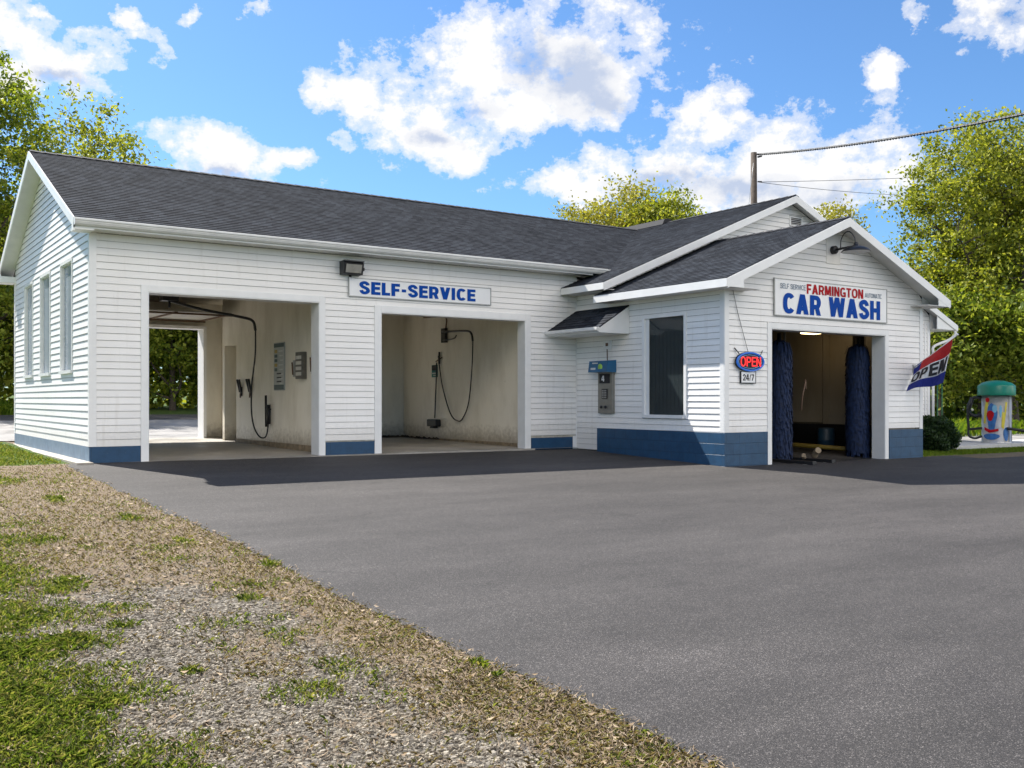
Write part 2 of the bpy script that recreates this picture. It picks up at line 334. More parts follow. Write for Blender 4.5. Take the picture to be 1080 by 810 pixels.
MT = dict(
    siding=m_siding(), trim=plain('white_painted_trim', (.82, .815, .80), .35, var=.05, scale=3),
    jamb=plain('pale_painted_jamb', (.78, .78, .77), .4, var=.06, scale=3),
    joint=plain('painted_lap_shadow', (.46, .445, .43), .7, var=.25, scale=5),  # grey that paints the shadow line at each clapboard lap
    soffit=plain('white_soffit', (.72, .71, .69), .5, var=.08, scale=3),
    gutter=plain('white_gutter', (.74, .735, .72), .35, var=.10, scale=4),
    shx=m_shingle('x'), shy=m_shingle('y'), cap=plain('shingle_cap', (.022, .022, .026), .85, var=.35, scale=30, bmp=.5),
    blueF=m_block('navy_painted_footing', (.011, .055, .125), (.013, .06, .135), .4, .75, 5.),
    blueB=m_block('blue_painted_block', (.014, .060, .130), (.018, .068, .142), .245),
    blueG=m_block('faded_blue_block', (.13, .19, .26), (.16, .22, .285), .4, .8, .4, .7),
    inner=m_interior('stained_cream_block', (.82, .77, .66)),
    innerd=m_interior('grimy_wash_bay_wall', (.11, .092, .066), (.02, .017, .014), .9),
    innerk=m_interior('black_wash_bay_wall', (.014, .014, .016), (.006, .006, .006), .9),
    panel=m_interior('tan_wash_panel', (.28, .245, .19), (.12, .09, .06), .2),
    ceil=plain('bay_ceiling', (.60, .55, .46), .7, var=.25, scale=3),
    doorp=plain('grey_door_panel', (.50, .48, .43), .5, var=.2, scale=2),
    conc=m_concrete('worn_concrete_floor'), wet=m_concrete('wet_dark_concrete', (.055, .052, .05), (.018, .017, .017)),
    path=m_concrete('pale_footing_concrete', (.45, .41, .35), (.26, .22, .17)),
    rear=m_concrete('weathered_rear_pavement', (.30, .285, .27), (.20, .19, .185)),
    curb=plain('pale_kerb', (.50, .49, .47), .8, var=.15, scale=9, bmp=.2),
    asph=m_asphalt('asphalt', .042), road=m_asphalt('road_asphalt', .060),
    soil=m_soil(), glass=m_glass(),
    pane=plain('grey_panel_pane', (.30, .345, .39), .16, var=.08, scale=1.5, spec=.6),
    black=plain('black_rubber', (.012, .012, .013), .5, var=.2), blackm=plain('black_painted_metal', (.018, .018, .02), .38, var=.3, scale=12),
    steel=plain('brushed_steel', (.62, .61, .59), .42, .65, var=.18, scale=9), rust=plain('rusty_steel', (.16, .10, .065), .7, .3, var=.35, scale=25),
    galv=plain('galvanised', (.40, .40, .39), .45, .7, var=.15),
    signw=plain('sign_white', (.82, .82, .82), .3, var=.03, scale=4), blue=plain('sign_blue', (.0, .060, .35), .65, var=.04, spec=.15), red=plain('sign_red', (.42, .006, .012), .6, var=.04, spec=.15),
    navy=plain('flag_navy', (.008, .02, .22), .7, var=.1), fred=plain('flag_red', (.48, .012, .015), .7, var=.1), fwhite=plain('flag_white', (.78, .78, .80), .75, var=.04), ink=plain('black_ink', (.01, .01, .014), .6),
    greyt=plain('small_grey_letters', (.10, .16, .24), .5), dgreen=plain('dark_green_print', (.03, .07, .07), .5), gold=plain('ochre_print', (.42, .30, .05), .5), pale=plain('pale_print', (.62, .64, .62), .5),
    neon=plain('red_neon', (.5, .01, .01), .4, emit=(1, .010, .012), es=.55), nblue=plain('neon_sign_blue', (.01, .07, .28), .25, emit=(.02, .12, .5), es=.25),
    lamp=plain('lit_lamp', (.9, .8, .6), .4, emit=(1, .72, .38), es=3), lensg=plain('lamp_lens', (.30, .29, .26), .15, var=.2),
    tblue=plain('terminal_blue', (.012, .11, .24), .35, var=.1), lime=plain('lime_dot', (.35, .62, .10), .5), 
    teal=plain('teal_print', (.01, .16, .14), .5), 
    dome=plain('green_plastic_dome', (.004, .20, .125), .32, var=.08), yellow=plain('yellow_decal', (.60, .50, .04), .4), dblue=plain('blue_decal', (.03, .14, .38), .4, var=.35, scale=7), lblue=plain('pale_blue_decal', (.20, .45, .62), .4),
    brush=plain('blue_brush_bristle', (.003, .016, .062), .8, var=.6, scale=14), foam=plain('tan_foam', (.30, .23, .15), .8), ybar=plain('yellow_rail', (.20, .14, .02), .6, var=.3, scale=5),
    wood=plain('weathered_pole_wood', (.085, .065, .05), .9, var=.35, scale=9, bmp=.6, bs=30), bark=plain('bark', (.075, .06, .045), .95, var=.35, scale=12, bmp=.5, bs=20),
    leafA=m_leaf('spring_leaf_yellow_green', [(.07, .10, .012), (.21, .25, .025), (.33, .35, .04), (.44, .44, .07)], .5),
    leafB=m_leaf('spring_leaf_green', [(.055, .10, .012), (.16, .22, .022), (.26, .31, .035), (.36, .39, .06)], .5),
    leafC=m_leaf('shade_leaf_green', [(.04, .08, .012), (.13, .19, .022), (.25, .31, .04)], .5),
    leafD=m_leaf('olive_leaf', [(.19, .19, .025), (.33, .31, .04), (.44, .41, .08)], .45),
    yew=m_leaf('dark_shrub_leaf', [(.010, .028, .010), (.022, .05, .014), (.045, .085, .02)], .15),
    blade=m_leaf('grass_blade', [(.07, .115, .018), (.13, .19, .028), (.22, .26, .05), (.34, .31, .13)], .42),
    meadow=m_leaf('tall_grass', [(.07, .15, .012), (.15, .25, .015), (.27, .33, .03)], .3),
    straw=m_island('dead_grass', [(.085, .056, .034), (.17, .122, .078), (.26, .195, .13), (.40, .32, .225)]),
    turf=m_leaf('dry_turf', [(.12, .10, .04), (.22, .165, .095), (.30, .235, .14), (.20, .22, .06), (.36, .30, .19)], .3),
    stone=m_island('gravel_stone', [(.08, .064, .046), (.17, .145, .108), (.27, .235, .178), (.44, .39, .31)]),
)
FBIG = MT

# ------------------------------------------------------------------ ground
def gz(u, v):
    z = -.005 * min(max(u, 0), 30)
    vv = max(v, -26.)
    z += .035 * vv if vv < 0 else .009 * vv
    if v > 12: z += .021 * (min(v, 70) - 12)
    return z
def gza(u, v): return np.vectorize(gz)(u, v)
_t = rng.random((64, 64))
def vn(x, y):                      # value noise, numpy
    xi = np.floor(x).astype(int); yi = np.floor(y).astype(int); fx = x - xi; fy = y - yi
    fx = fx * fx * (3 - 2 * fx); fy = fy * fy * (3 - 2 * fy)
    a = _t[xi % 64, yi % 64]; b = _t[(xi + 1) % 64, yi % 64]; c = _t[xi % 64, (yi + 1) % 64]; d = _t[(xi + 1) % 64, (yi + 1) % 64]
    return (a * (1 - fx) + b * fx) * (1 - fy) + (c * (1 - fx) + d * fx) * fy
def fbm(x, y): return (vn(x, y) * .5 + vn(x * 2.1 + 7, y * 2.1 + 3) * .27 + vn(x * 4.3 + 1, y * 4.3 + 9) * .15 + vn(x * 9 + 2, y * 9 + 4) * .08)
def edge(v): return -.46 + .20 * (fbm(v * .9 + 5, v * 0 + 2) - .5) + .09 * (fbm(v * 6, v * 0 + 7) - .5)
# grass islands (x, y, radius x, radius y) on the verge
TUFTS = [(-3.2,-10.4,.95,1.2),(-2.45,-10.9,.35,.5),(-3.3,-12.9,.75,.75),(-2.75,-12.9,.25,.4),(-3.4,-14.6,.45,.55),(-2.82,-14.38,.16,.14),(-2.32,-12.66,.22,.16),
         (-.53,-10.97,.09,.2),(-.56,-14.84,.07,.12),(-.60,-15.1,.05,.07),(-2.6,-4.2,.5,1.3),(-2.9,-6.8,.6,1.2),(-1.9,-2.4,.5,.8),(-1.5,-5.2,.25,.5),(-2.2,-8.6,.3,.4),(-3.6,-8.4,.8,1.5),
         (-3.7,-11.6,.8,1.),(-2.2,-14.0,.12,.1),(-1.2,-12.2,.14,.2),(-.9,-9.2,.12,.3),(-1.0,-7.3,.16,.4)]
def lawn_d(u, v):                   # 0..1 density of green grass
    d = np.zeros_like(u)
    for (a, b, r, s) in TUFTS:
        d = np.maximum(d, 1.15 - np.sqrt(((u - a) / r) ** 2 + ((v - b) / s) ** 2))
    d = np.maximum(d, np.clip((v + .3) / 1.2, 0, 1) * 1.1 * np.clip((-u - .1) / .2, 0, 1))
    d = np.maximum(d, np.clip((-u - 1.0) / 1.6, 0, 1) * .34 * (v > -9.5))
    d = np.maximum(d, np.clip((-u - 2.3 - .5 * (fbm(v * .9, v * 0 + 4) - .5) * 2) / .9, 0, 1) * .62)
    d = np.maximum(d, .11 + 0 * d)
    return d + (fbm(u * 2.3, v * 2.3) - .5) * 1.0
def gravel_d(u, v):
    a = np.clip((-9.0 - v) / 3.5, 0, 1) * np.clip((-.75 - u) / .6, 0, 1)
    return a * .72 + (fbm(u * 1.7 + 11, v * 1.7) - .5) * .7
def build_ground():
    us = np.concatenate([[-600, -300, -150, -80, -40, -20, -12, -8], np.arange(-6, 1.01, .14), [2, 4, 8, 12, 16, 20, 25, 30, 40, 60, 90, 150, 300, 600]])
    vs = np.concatenate([[-600, -300, -120, -60, -40, -30, -26, -22], np.arange(-19, 1.01, .14), [2, 4, 7, 10, 12, 16, 20, 25, 30, 40, 50, 70, 100, 150, 300, 700]])
    nu, nv = len(us), len(vs); UU, VV = np.meshgrid(us, vs)
    Z = gza(UU, VV)
    near = (UU > -6) & (UU < -.6) & (VV < 0) & (VV > -19)
    Z = Z + np.where(near, (fbm(UU * 1.3, VV * 1.3) - .5) * .07, 0)
    Z = np.where((UU > -.2) & (UU < 26) & (VV > -.2) & (VV < 9.7), Z - .25, Z)
    Z = np.where((UU > 12.0) & (UU < 19.5) & (VV > -5.3) & (VV < .5), Z - .2, Z)
    verts = np.stack([UU, VV, Z], -1).reshape(-1, 3)
    idx = np.arange(nu * nv).reshape(nv, nu)
    F = np.stack([idx[:-1, :-1], idx[:-1, 1:], idx[1:, 1:], idx[1:, :-1]], -1).reshape(-1, 4)
    me = bpy.data.meshes.new('ground'); me.from_pydata(verts.tolist(), [], F.tolist()); me.materials.append(MT['soil'])
    g = np.clip(gravel_d(UU, VV), 0, 1); l = np.clip(lawn_d(UU, VV), 0, 1)
    l = np.where((UU > 19.4) & (VV < 0) & (VV > -7), .42, l)
    l = np.where((VV > .3) & (UU < -.3) | (UU < -5) | (VV > 26) | (UU > 36) | (VV < -40), .95, l)
    c = np.stack([g, l, g * 0, g * 0 + 1], -1).reshape(-1)
    ca = me.color_attributes.new('cover', 'FLOAT_COLOR', 'POINT'); ca.data.foreach_set('color', c.astype(np.float32))
    me.polygons.foreach_set('use_smooth', [True] * len(F)); me.update()
    o = bpy.data.objects.new('ground', me); col.objects.link(o); tag(o, kind='structure')
build_ground()
def sheet(name, us, vs, mat, dz, left=None, kind='structure', lip=0, ufn=None):
    """sheet draped on the ground dz above it; left(v) gives a wavy left edge"""
    mb = MB(); us = list(us); vs = list(vs)
    def P(i, v):
        u = us[i]
        if i == 0 and left: u = float(left(np.array([v]))[0])
        if i == 1 and left: u = us[1]
        return (u, v, gz(u, v) + dz)
    for j in range(len(vs) - 1):
        for i in range(len(us) - 1):
            mb.face([P(i, vs[j]), P(i + 1, vs[j]), P(i + 1, vs[j + 1]), P(i, vs[j + 1])])
        if lip:
            a, b = P(0, vs[j]), P(0, vs[j + 1]); mb.face([a, b, (b[0] - .04, b[1], b[2] - lip), (a[0] - .04, a[1], a[2] - lip)])
    return tag(mb.build(name, mat), kind=kind)
vs = [-300, -100, -60, -26] + list(np.arange(-20, 0, .12)) + [0]
sheet('forecourt_asphalt', [-.46, .0, 5, 12, 12.02], vs, MT['asph'], .018, left=edge, lip=.03)
sheet('forecourt_asphalt', [12.02, 15, 19.41, 21.3, 30, 60, 120], [-300, -100, -60, -26, -20, -12, -8, -6.35, -6.1], MT['asph'], .018)
sheet('forecourt_asphalt', [12.02, 15, 19.41, 20.3, 20.8], [-6.1, -5.6, -5.24], MT['asph'], .018)
sheet('rear_pavement', [-60, -20, 0, 10, 26, 30, 60], [9.9, 12, 16, 20, 22.2], MT['rear'], .02)
sheet('rear_road', [-200, -60, 0, 30, 100, 200], [22.2, 23, 25, 27.2], MT['road'], .024)
sheet('side_pavement', [25.4, 28, 30, 45, 90], [-2.4, 0, 3, 6, 9.9], MT['rear'], .03)
# pale footing strip along the end wall
mb = MB(); mb.box(-.30, -.012, -.35, 9.8, -.2, .045); tag(mb.build('footing_strip', MT['path']), kind='structure')

# ------------------------------------------------------------------ building
B = tag(empty('car_wash_building', (0, 0, 0)), 'white clapboard car wash building with dark shingle roofs, blue base and open bays', 'building')
def sub_iv(a, b, holes):
    iv = [(a, b)]
    for h0, h1 in holes:
        nx = []
        for p, q in iv:
            if h1 <= p or h0 >= q: nx.append((p, q)); continue
            if h0 > p: nx.append((p, h0))
            if h1 < q: nx.append((h1, q))
        iv = nx
    return [(p, q) for p, q in iv if q - p > .004]
def laps(mb, P, lo, hi, t0, t1, pitch, depth, holes=(), m=0, seams=None, lipm=None):
    """rows of lapped boards. P(s, t, off)->xyz; lo(t), hi(t) give the ends of a row; holes (s0,s1,t0,t1)"""
    t = t0
    while t < t1 - 1e-6:
        te = min(t + pitch, t1); cuts = sorted({t, te} | {h for H in holes for h in H[2:] if t < h < te})
        for a, b in zip(cuts, cuts[1:]):
            hs = [(H[0], H[1]) for H in holes if H[2] <= a + 1e-6 and H[3] >= b - 1e-6]
            o0 = depth * (1 - (a - t) / pitch) + .001; o1 = depth * (1 - (b - t) / pitch) + .001
            mid = (a + b) / 2
            for p, q in sub_iv(min(lo(a), lo(b)) if False else lo(mid), hi(mid), hs):
                pa = lo(a) if abs(p - lo(mid)) < 1e-6 else p; pb = lo(b) if abs(p - lo(mid)) < 1e-6 else p
                qa = hi(a) if abs(q - hi(mid)) < 1e-6 else q; qb = hi(b) if abs(q - hi(mid)) < 1e-6 else q
                if lipm and abs(b - te) < 1e-6 and b - a > .03:          # grey strip painting the shadow under the next board up
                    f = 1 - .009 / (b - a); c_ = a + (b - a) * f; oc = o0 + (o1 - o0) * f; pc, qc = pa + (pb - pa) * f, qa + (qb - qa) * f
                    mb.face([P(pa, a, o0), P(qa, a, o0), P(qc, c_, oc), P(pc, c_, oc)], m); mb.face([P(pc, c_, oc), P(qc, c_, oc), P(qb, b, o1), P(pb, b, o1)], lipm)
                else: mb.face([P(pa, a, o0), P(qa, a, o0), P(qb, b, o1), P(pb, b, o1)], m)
                if a == t: mb.face([P(pa, a + (.010 if lipm else 0), 0), P(qa, a + (.010 if lipm else 0), 0), P(qa, a, o0), P(pa, a, o0)], lipm or m)  # on siding the lip takes the painted shadow grey
        t = te
PITCH = .139
# key levels
WT = 4.5                                   # wall top of long wing
def zmain(y): return 4.70 + .4438 * (y + .45) if y <= 4.8 else 7.03 - .4438 * (y - 4.8)
def zwing(x): return 4.15 + .414 * (x - 11.5) if x <= 18.7 else 7.131 - .414 * (x - 18.7)
def zfront(x): return 3.85 + .414 * (x - 11.55) if x <= 15.71 else 5.572 - .414 * (x - 15.71)
DEP = 9.6; VC = -5.23; XW = 12.02; XE = 19.41; XB = 25.8; YB = -1.4
# --- wall cores (behind the siding) and inner linings
core = MB()
def wall_x(x0, x1, y0, y1, z0, z1): core.box(x0, x1, y0, y1, z0, z1)
for (a, b) in ((.02, 1.08), (4.76, 6.27), (10.36, 12.0)): wall_x(a, b, .012, .36, -.4, 4.48)
wall_x(1.08, 4.76, .012, .36, 3.41, 4.48); wall_x(6.27, 10.36, .012, .36, 3.26, 4.48)
# end wall core with the three window niches
for a, b in ((.36, 1.70), (2.91, 4.23), (5.48, 6.64), (7.83, DEP - .02)): core.box(.012, .25, a, b, -.3, 4.48)
for a, b in ((1.70, 2.91), (4.23, 5.48), (6.64, 7.83)):
    core.box(.012, .25, a, b, -.3, 1.87); core.box(.012, .25, a, b, 4.15, 4.48); core.box(.12, .25, a, b, 1.87, 4.15)
core.prism([(.02, 4.48), (.02, 4.75), (4.8, 6.87), (DEP - .02, 4.75), (DEP - .02, 4.48)], 'x', .012, .2)
# rear wall
for (a, b) in ((.02, .45), (5.10, 6.4), (9.6, 26 - .3)): core.box(a, b, 9.3, DEP - .012, -.3, 4.3)
core.box(.45, 5.10, 9.3, DEP - .012, 3.44, 4.3); core.box(6.4, 9.6, 9.3, DEP - .012, 3.3, 4.3)
core.build('wall', MT['inner'], B)
inn = MB()
inn.box(5.10, 5.75, .36, 6.45, -.3, 4.3); inn.box(5.10, 5.75, 7.45, 7.62, -.3, 4.3); inn.box(5.10, 5.75, 6.45, 7.45, 2.78, 4.3); inn.box(5.62, 5.90, 6.45, 9.3, -.3, 4.3)
inn.box(5.90, 6.05, .36, 9.3, -.3, 4.3)
inn.box(10.7, 11.99, .36, 7.1, -.3, 4.3); inn.box(9.75, 11.99, 7.1, 9.3, -.3, 4.3)
inn.build('partition_wall', MT['inner'], B)
cbm = plain('grimy_curb', (.27, .21, .14), .6, var=.45, scale=7, bmp=.3, bs=12)
for q in ((5.06, 5.10, .40, 6.45, -.1, .17), (10.66, 10.70, .38, 7.1, -.1, .10)):
    cr = MB(); cr.box(*q); cr.build('wall_curb', cbm, B)
ce = MB(); ce.box(.25, 11.9, .36, 9.3, 4.12, 4.2); ce.build('ceiling', MT['ceil'], B)
fl = MB()
for (a, b) in ((.02, 6.0), (6.0, 12.0)):
    fl.face([(a, -.10, .012), (b, -.10, .012 - .02 * (b > 7)), (b, 9.75, .10), (a, 9.75, .11)])
fl.box(.9, 10.6, -.10, -.09, -.1, .008)
fl.build('bay_floor', MT['conc'], B)
# --- siding of the long wing
sd_ = MB()
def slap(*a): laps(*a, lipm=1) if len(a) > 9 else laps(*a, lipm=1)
Pf = lambda s, t, o: (s, -o, t)
slap(sd_, Pf, lambda t: .0, lambda t: XW, .33, WT, PITCH, .016, [(1.0, 4.85, -1, 3.5), (6.2, 10.45, -1, 3.4)])
Pl = lambda s, t, o: (-o, s, t)
slap(sd_, Pl, lambda t: max(0, (t - 4.83) / .4438), lambda t: min(DEP, DEP - (t - 4.83) / .4438), .33, 6.93, PITCH, .016,
     [(1.66, 2.95, 1.8, 4.2), (4.19, 5.52, 1.8, 4.2), (6.60, 7.87, 1.8, 4.2)])
# side wall of the wing (faces -x)
Pw = lambda s, t, o: (XW - o, s, t)
slap(sd_, Pw, lambda t: VC, lambda t: 0, -.036, 3.97, PITCH, .016, [(-4.06, -2.58, .80, 3.25), (VC - 1, -.88, -1, .52)])
slap(sd_, Pw, lambda t: -1.28, lambda t: 0, 3.995, 4.28, PITCH, .016)
# front wall of the wash bay
Pc = lambda s, t, o: (s, VC - o, t)
slap(sd_, Pc, lambda t: XW if t < 3.95 else XW + (t - 3.95) / .414, lambda t: XE if t < 3.95 else XE - (t - 3.95) / .414, .52, 5.46, PITCH, .016, [(13.45, 17.9, -1, 2.98)])
# tall back gable
Pb = lambda s, t, o: (s, YB - o, t)
slap(sd_, Pb, lambda t: XW if t < 4.25 else XW + (t - 4.25) / .414, lambda t: XB if t < 4.0 else min(XB, 18.7 + (7.02 - t) / .414), -.3, 6.98, PITCH, .016, [(18.8, 19.35, 6.3, 6.62), (XW, XE, -1, 3.9)])
Pe = lambda s, t, o: (XE + o, s, t)
slap(sd_, Pe, lambda t: VC, lambda t: YB, .48, 3.7, PITCH, .016)
Pe2 = lambda s, t, o: (XB + o, s, t)
slap(sd_, Pe2, lambda t: YB, lambda t: DEP, -.1, 4.0, PITCH, .016)
Pr = lambda s, t, o: (s, DEP + o, t)
slap(sd_, Pr, lambda t: 0, lambda t: XB if t < 4.2 else 22, -.1, 4.5, PITCH, .016, [(.4, 5.14, -1, 3.48), (6.36, 9.64, -1, 3.34)])
slap(sd_, Pr, lambda t: XW + (t - 4.25) / .414, lambda t: 18.7 + (7.02 - t) / .414, 4.5, 6.98, PITCH, .016)
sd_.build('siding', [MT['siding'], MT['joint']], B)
# wing cores
wc = MB()
wc.box(XW + .012, XW + .22, VC + .012, -2.6, -.5, .82); wc.box(XW + .012, XW + .22, -4.04, -2.6, 3.22, 3.85)
wc.box(XW + .012, XW + .22, VC + .012, -4.04, .82, 3.85); wc.box(XW + .012, XW + .22, -2.6, .3, -.5, 3.95)
wc.box(XW + .23, 13.53, VC + .012, -4.89, -.5, 3.85); wc.box(17.82, XE - .25, VC + .012, -4.89, -.5, 3.85); wc.box(13.53, 17.82, VC + .012, -4.89, 2.9, 3.85)
wc.box(XE - .22, XE - .012, VC + .012, 9.2, -.5, 3.72)
wc.prism([(XW + .1, 3.85), (XE - .1, 3.85), (15.71, 5.35)], 'y', VC + .012, VC + .1)
wc.prism([(XW + .1, 4.05), (XB - .1, 4.0), (XB - .1, 4.05), (18.7, 6.9)], 'y', YB + .012, YB + .1)
wc.box(XE + .02, XB - .012, YB + .012, YB + .2, -.5, 4.0); wc.box(XB - .2, XB - .012, YB + .2, 9.3, -.5, 4.0)
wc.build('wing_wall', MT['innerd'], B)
# wash bay lining
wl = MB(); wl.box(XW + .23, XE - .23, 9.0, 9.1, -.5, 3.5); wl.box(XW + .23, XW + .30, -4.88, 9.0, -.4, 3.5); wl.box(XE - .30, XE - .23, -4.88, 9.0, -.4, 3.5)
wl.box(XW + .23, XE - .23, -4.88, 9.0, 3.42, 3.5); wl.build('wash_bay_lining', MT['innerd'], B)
wf = MB(); wf.face([(XW + .2, VC - .22, -.262), (XE - .2, VC - .22, -.28), (XE - .2, 0, -.06), (XW + .2, 0, -.05)]); wf.face([(XW + .2, 0, -.05), (XE - .2, 0, -.06), (XE - .2, 9.1, .05), (XW + .2, 9.1, .05)])
wf.build('wash_bay_floor', MT['wet'], B)
# tan splash panels on the right wall of the wash bay
tp = MB(); tp.box(XE - .345, XE - .302, -2.35, -.2, .60, 3.3); tp.box(XE - .345, XE - .302, -3.75, -2.38, .56, 3.3); 
for (a, b, c, d) in ((-3.5, -3.47, .8, 3.05), (-2.6, -2.57, .8, 3.05), (-3.5, -2.57, .8, .83), (-3.5, -2.57, 3.02, 3.05)): tp.box(XE - .36, XE - .343, a, b, c, d)
tp.box(XE - .345, XE - .302, -.17, 1.6, .6, 3.3); tp.box(XE - .345, XE - .302, -4.8, -3.78, .56, 3.3)
tp.build('splash_panel', MT['panel'], B)
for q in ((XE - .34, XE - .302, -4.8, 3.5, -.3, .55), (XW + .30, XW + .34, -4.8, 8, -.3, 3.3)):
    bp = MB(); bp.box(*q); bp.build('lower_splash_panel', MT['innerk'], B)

# --- base
def base(name, mat, boxes, label=None):
    for b in boxes:
        m = MB(); m.box(*b); o = m.build(name, MT[mat], B)
        if label: o['label'] = label
base('base', 'blueF', [(-.016, .94, -.016, .012, -.3, .33), (4.91, 6.14, -.016, .012, -.3, .30), (10.54, 11.88, -.016, .012, -.3, .27)], 'dark blue painted base under the self-service bays')
base('base', 'blueG', [(-.018, .012, 0.0, DEP, -.2, .33)], 'faded grey-blue base along the windowed end wall')
base('base', 'blueB', [(XW - .03, XW + .03, VC - .03, -.88, -.6, .52), (XW + .03, 13.40, VC - .03, VC + .01, -.6, .52), (17.98, XE + .02, VC - .03, VC + .01, -.6, .48), (XE - .02, XE + .025, VC + .01, YB, -.6, .48)], 'taller blue block base around the wash bay')
# --- trims
def trim(name, boxes, mat='trim', parent=B, bevel=.004):
    m = MB()
    for b in boxes: m.box(*b)
    return m.build(name, MT[mat], parent, bevel=bevel)
trim('corner_trim', [(-.026, .11, -.026, .0, .33, 4.53), (-.026, -.001, -.001, .10, .33, 4.53)])
trim('corner_trim', [(-.026, .0, DEP - .1, DEP + .026, .33, 4.53)])
trim('corner_trim', [(XW - .026, XW + .12, VC - .026, VC, .521, 3.74), (XW - .026, XW - .001, VC + .001, VC + .12, .521, 3.74)])
trim('corner_trim', [(XE - .10, XE + .026, VC - .026, VC, .481, 3.76), (XE + .001, XE + .026, VC + .001, VC + .1, .481, 3.76)])
trim('corner_trim', [(XW - .035, XW - .014, -.035, -.012, -.05, 4.0), (XW - .14, XW - .036, -.024, -.016, -.05, .30)])
trim('corner_trim', [(XW - .025, XW - .002, -.92, -.875, -.1, .55), (XW - .028, XW - .016, VC + .13, -.92, .521, .56)])
trim('corner_trim', [(XB - .12, XB + .026, YB - .026, YB, -.2, 3.8), (XB - .28, XB - .2, YB - .026, YB, -.2, 3.8)])
def door_frame(x0, x1, zt, zb, y, depth, w, side=True):
    trim('door_frame', [(x0 - w, x0, y - .03, y + .0, zb, zt + w), (x1, x1 + w, y - .03, y, zb, zt + w), (x0, x1, y - .03, y, zt, zt + w)])
    m = MB(); m.box(x0 - .01, x0 + .02, y - .022, y + depth, zb, zt); m.box(x1 - .02, x1 + .01, y - .022, y + depth, zb, zt); m.box(x0 + .02, x1 - .02, y - .022, y + depth, zt - .02, zt + .01)
    m.build('door_jamb', MT['jamb'], B, bevel=.003)
door_frame(1.08, 4.76, 3.41, -.03, 0, .40, .135); door_frame(6.27, 10.36, 3.26, -.08, 0, .30, .16); door_frame(13.53, 17.82, 2.88, -.33, VC, .36, .13)
m = MB(); m.box(5.01, 5.10, 9.1, 9.66, 0, 3.44); m.box(.45, .54, 9.1, 9.66, 0, 3.44); m.box(.54, 5.01, 9.1, 9.66, 3.36, 3.44); m.build('rear_door_jamb', MT['trim'], B)
m = MB(); m.box(9.55, 9.64, 9.1, 9.66, 0, 3.3); m.box(6.36, 6.45, 9.1, 9.66, 0, 3.3); m.box(6.45, 9.55, 9.1, 9.66, 3.22, 3.3); m.build('rear_door_jamb', MT['trim'], B)
# overhead door stored under the ceiling of the left bay
od = MB()
for k in range(5): od.box(.55, 5.0, 6.55 + k * .52, 7.05 + k * .52, 3.62, 3.66)
od.build('overhead_door', MT['doorp'], B)
om = MB()
for x in (.6, 2.0, 3.45, 4.9): om.box(x, x + .07, 6.5, 9.15, 3.585, 3.618)
for y in (6.5, 9.05): om.box(.5, 5.05, y, y + .06, 3.55, 3.60)
om.build('door_track', MT['rust'], B)
# --- windows
def window(y0, y1):
    f = MB(); f.box(-.028, .0, y0 - .05, y0, 1.80, 4.21); f.box(-.028, .0, y1, y1 + .05, 1.80, 4.21); f.box(-.028, .0, y0, y1, 4.15, 4.21)
    f.box(-.002, .10, y0, y0 + .02, 1.87, 4.15); f.box(-.002, .10, y1 - .02, y1, 1.87, 4.15); f.box(-.002, .10, y0 + .02, y1 - .02, 4.13, 4.15)
    fo = f.build('window', MT['trim'], B)
    p = MB(); p.box(.05, .075, y0 + .02, y1 - .02, 1.88, 4.13); p.build('pane', MT['pane'], fo)
    s = MB(); s.box(-.06, .08, y0 - .04, y1 + .04, 1.80, 1.87); s.build('sill', MT['trim'], fo)
for a, b in ((1.70, 2.91), (4.23, 5.48), (6.64, 7.83)): window(a, b)
f = MB(); a, b, c, d = -3.99, -2.66, .89, 3.19; X0 = XW
for q in ((X0 - .03, X0 + .05, a - .085, a, c - .08, d + .07), (X0 - .03, X0 + .05, b, b + .085, c - .08, d + .07), (X0 - .03, X0 + .05, a, b, d, d + .07)): f.box(*q)
fo = f.build('window', MT['trim'], B, bevel=.004); fo['label'] = 'tall dark window beside the payment terminal'
f = MB(); f.box(X0 - .06, X0 + .05, a, b, c - .08, c); f.build('sill', MT['trim'], fo)
for y0, y1 in ((b - .12, b - .002), (a + .002, a + .03)):
    f = MB(); f.box(X0 + .02, X0 + .045, y0, y1, c + .001, d - .001); f.build('stile', MT['jamb'], fo)
f = MB(); f.box(X0 + .030, X0 + .036, a + .03, b - .12, c + .002, d - .002); f.build('pane', MT['glass'], fo)
f = MB()
for k in range(9):
    y = a + .08 + k * .13; f.box(X0 + .12, X0 + .13, y, y + .085, c + .02, d - .35)
f.box(X0 + .11, X0 + .15, a + .03, b - .02, d - .33, d - .26); f.build('vertical_blind', plain('grey_blind', (.10, .115, .115), .7, var=.5, scale=3), fo)
f = MB(); f.box(X0 + .195, X0 + .222, a - .05, b + .05, c - .07, d + .05); f.build('backing_panel', MT['innerk'], fo)
# gable vent
v = MB(); v.box(18.80, 18.84, YB - .03, YB, 6.32, 6.60); v.box(19.31, 19.35, YB - .03, YB, 6.32, 6.60); v.box(18.84, 19.31, YB - .03, YB, 6.56, 6.60); v.box(18.84, 19.31, YB - .03, YB, 6.32, 6.35)
vo = v.build('gable_vent', MT['trim'], B)
v = MB(); v.box(18.84, 19.31, YB + .004, YB + .01, 6.35, 6.56)
v.build('vent_backing', MT['black'], vo)
v = MB()
for k in range(4):
    z = 6.365 + k * .05; v.face([(18.84, YB - .026, z), (19.31, YB - .026, z), (19.31, YB - .002, z + .022), (18.84, YB - .002, z + .022)])
v.build('louvre', MT['jamb'], vo)
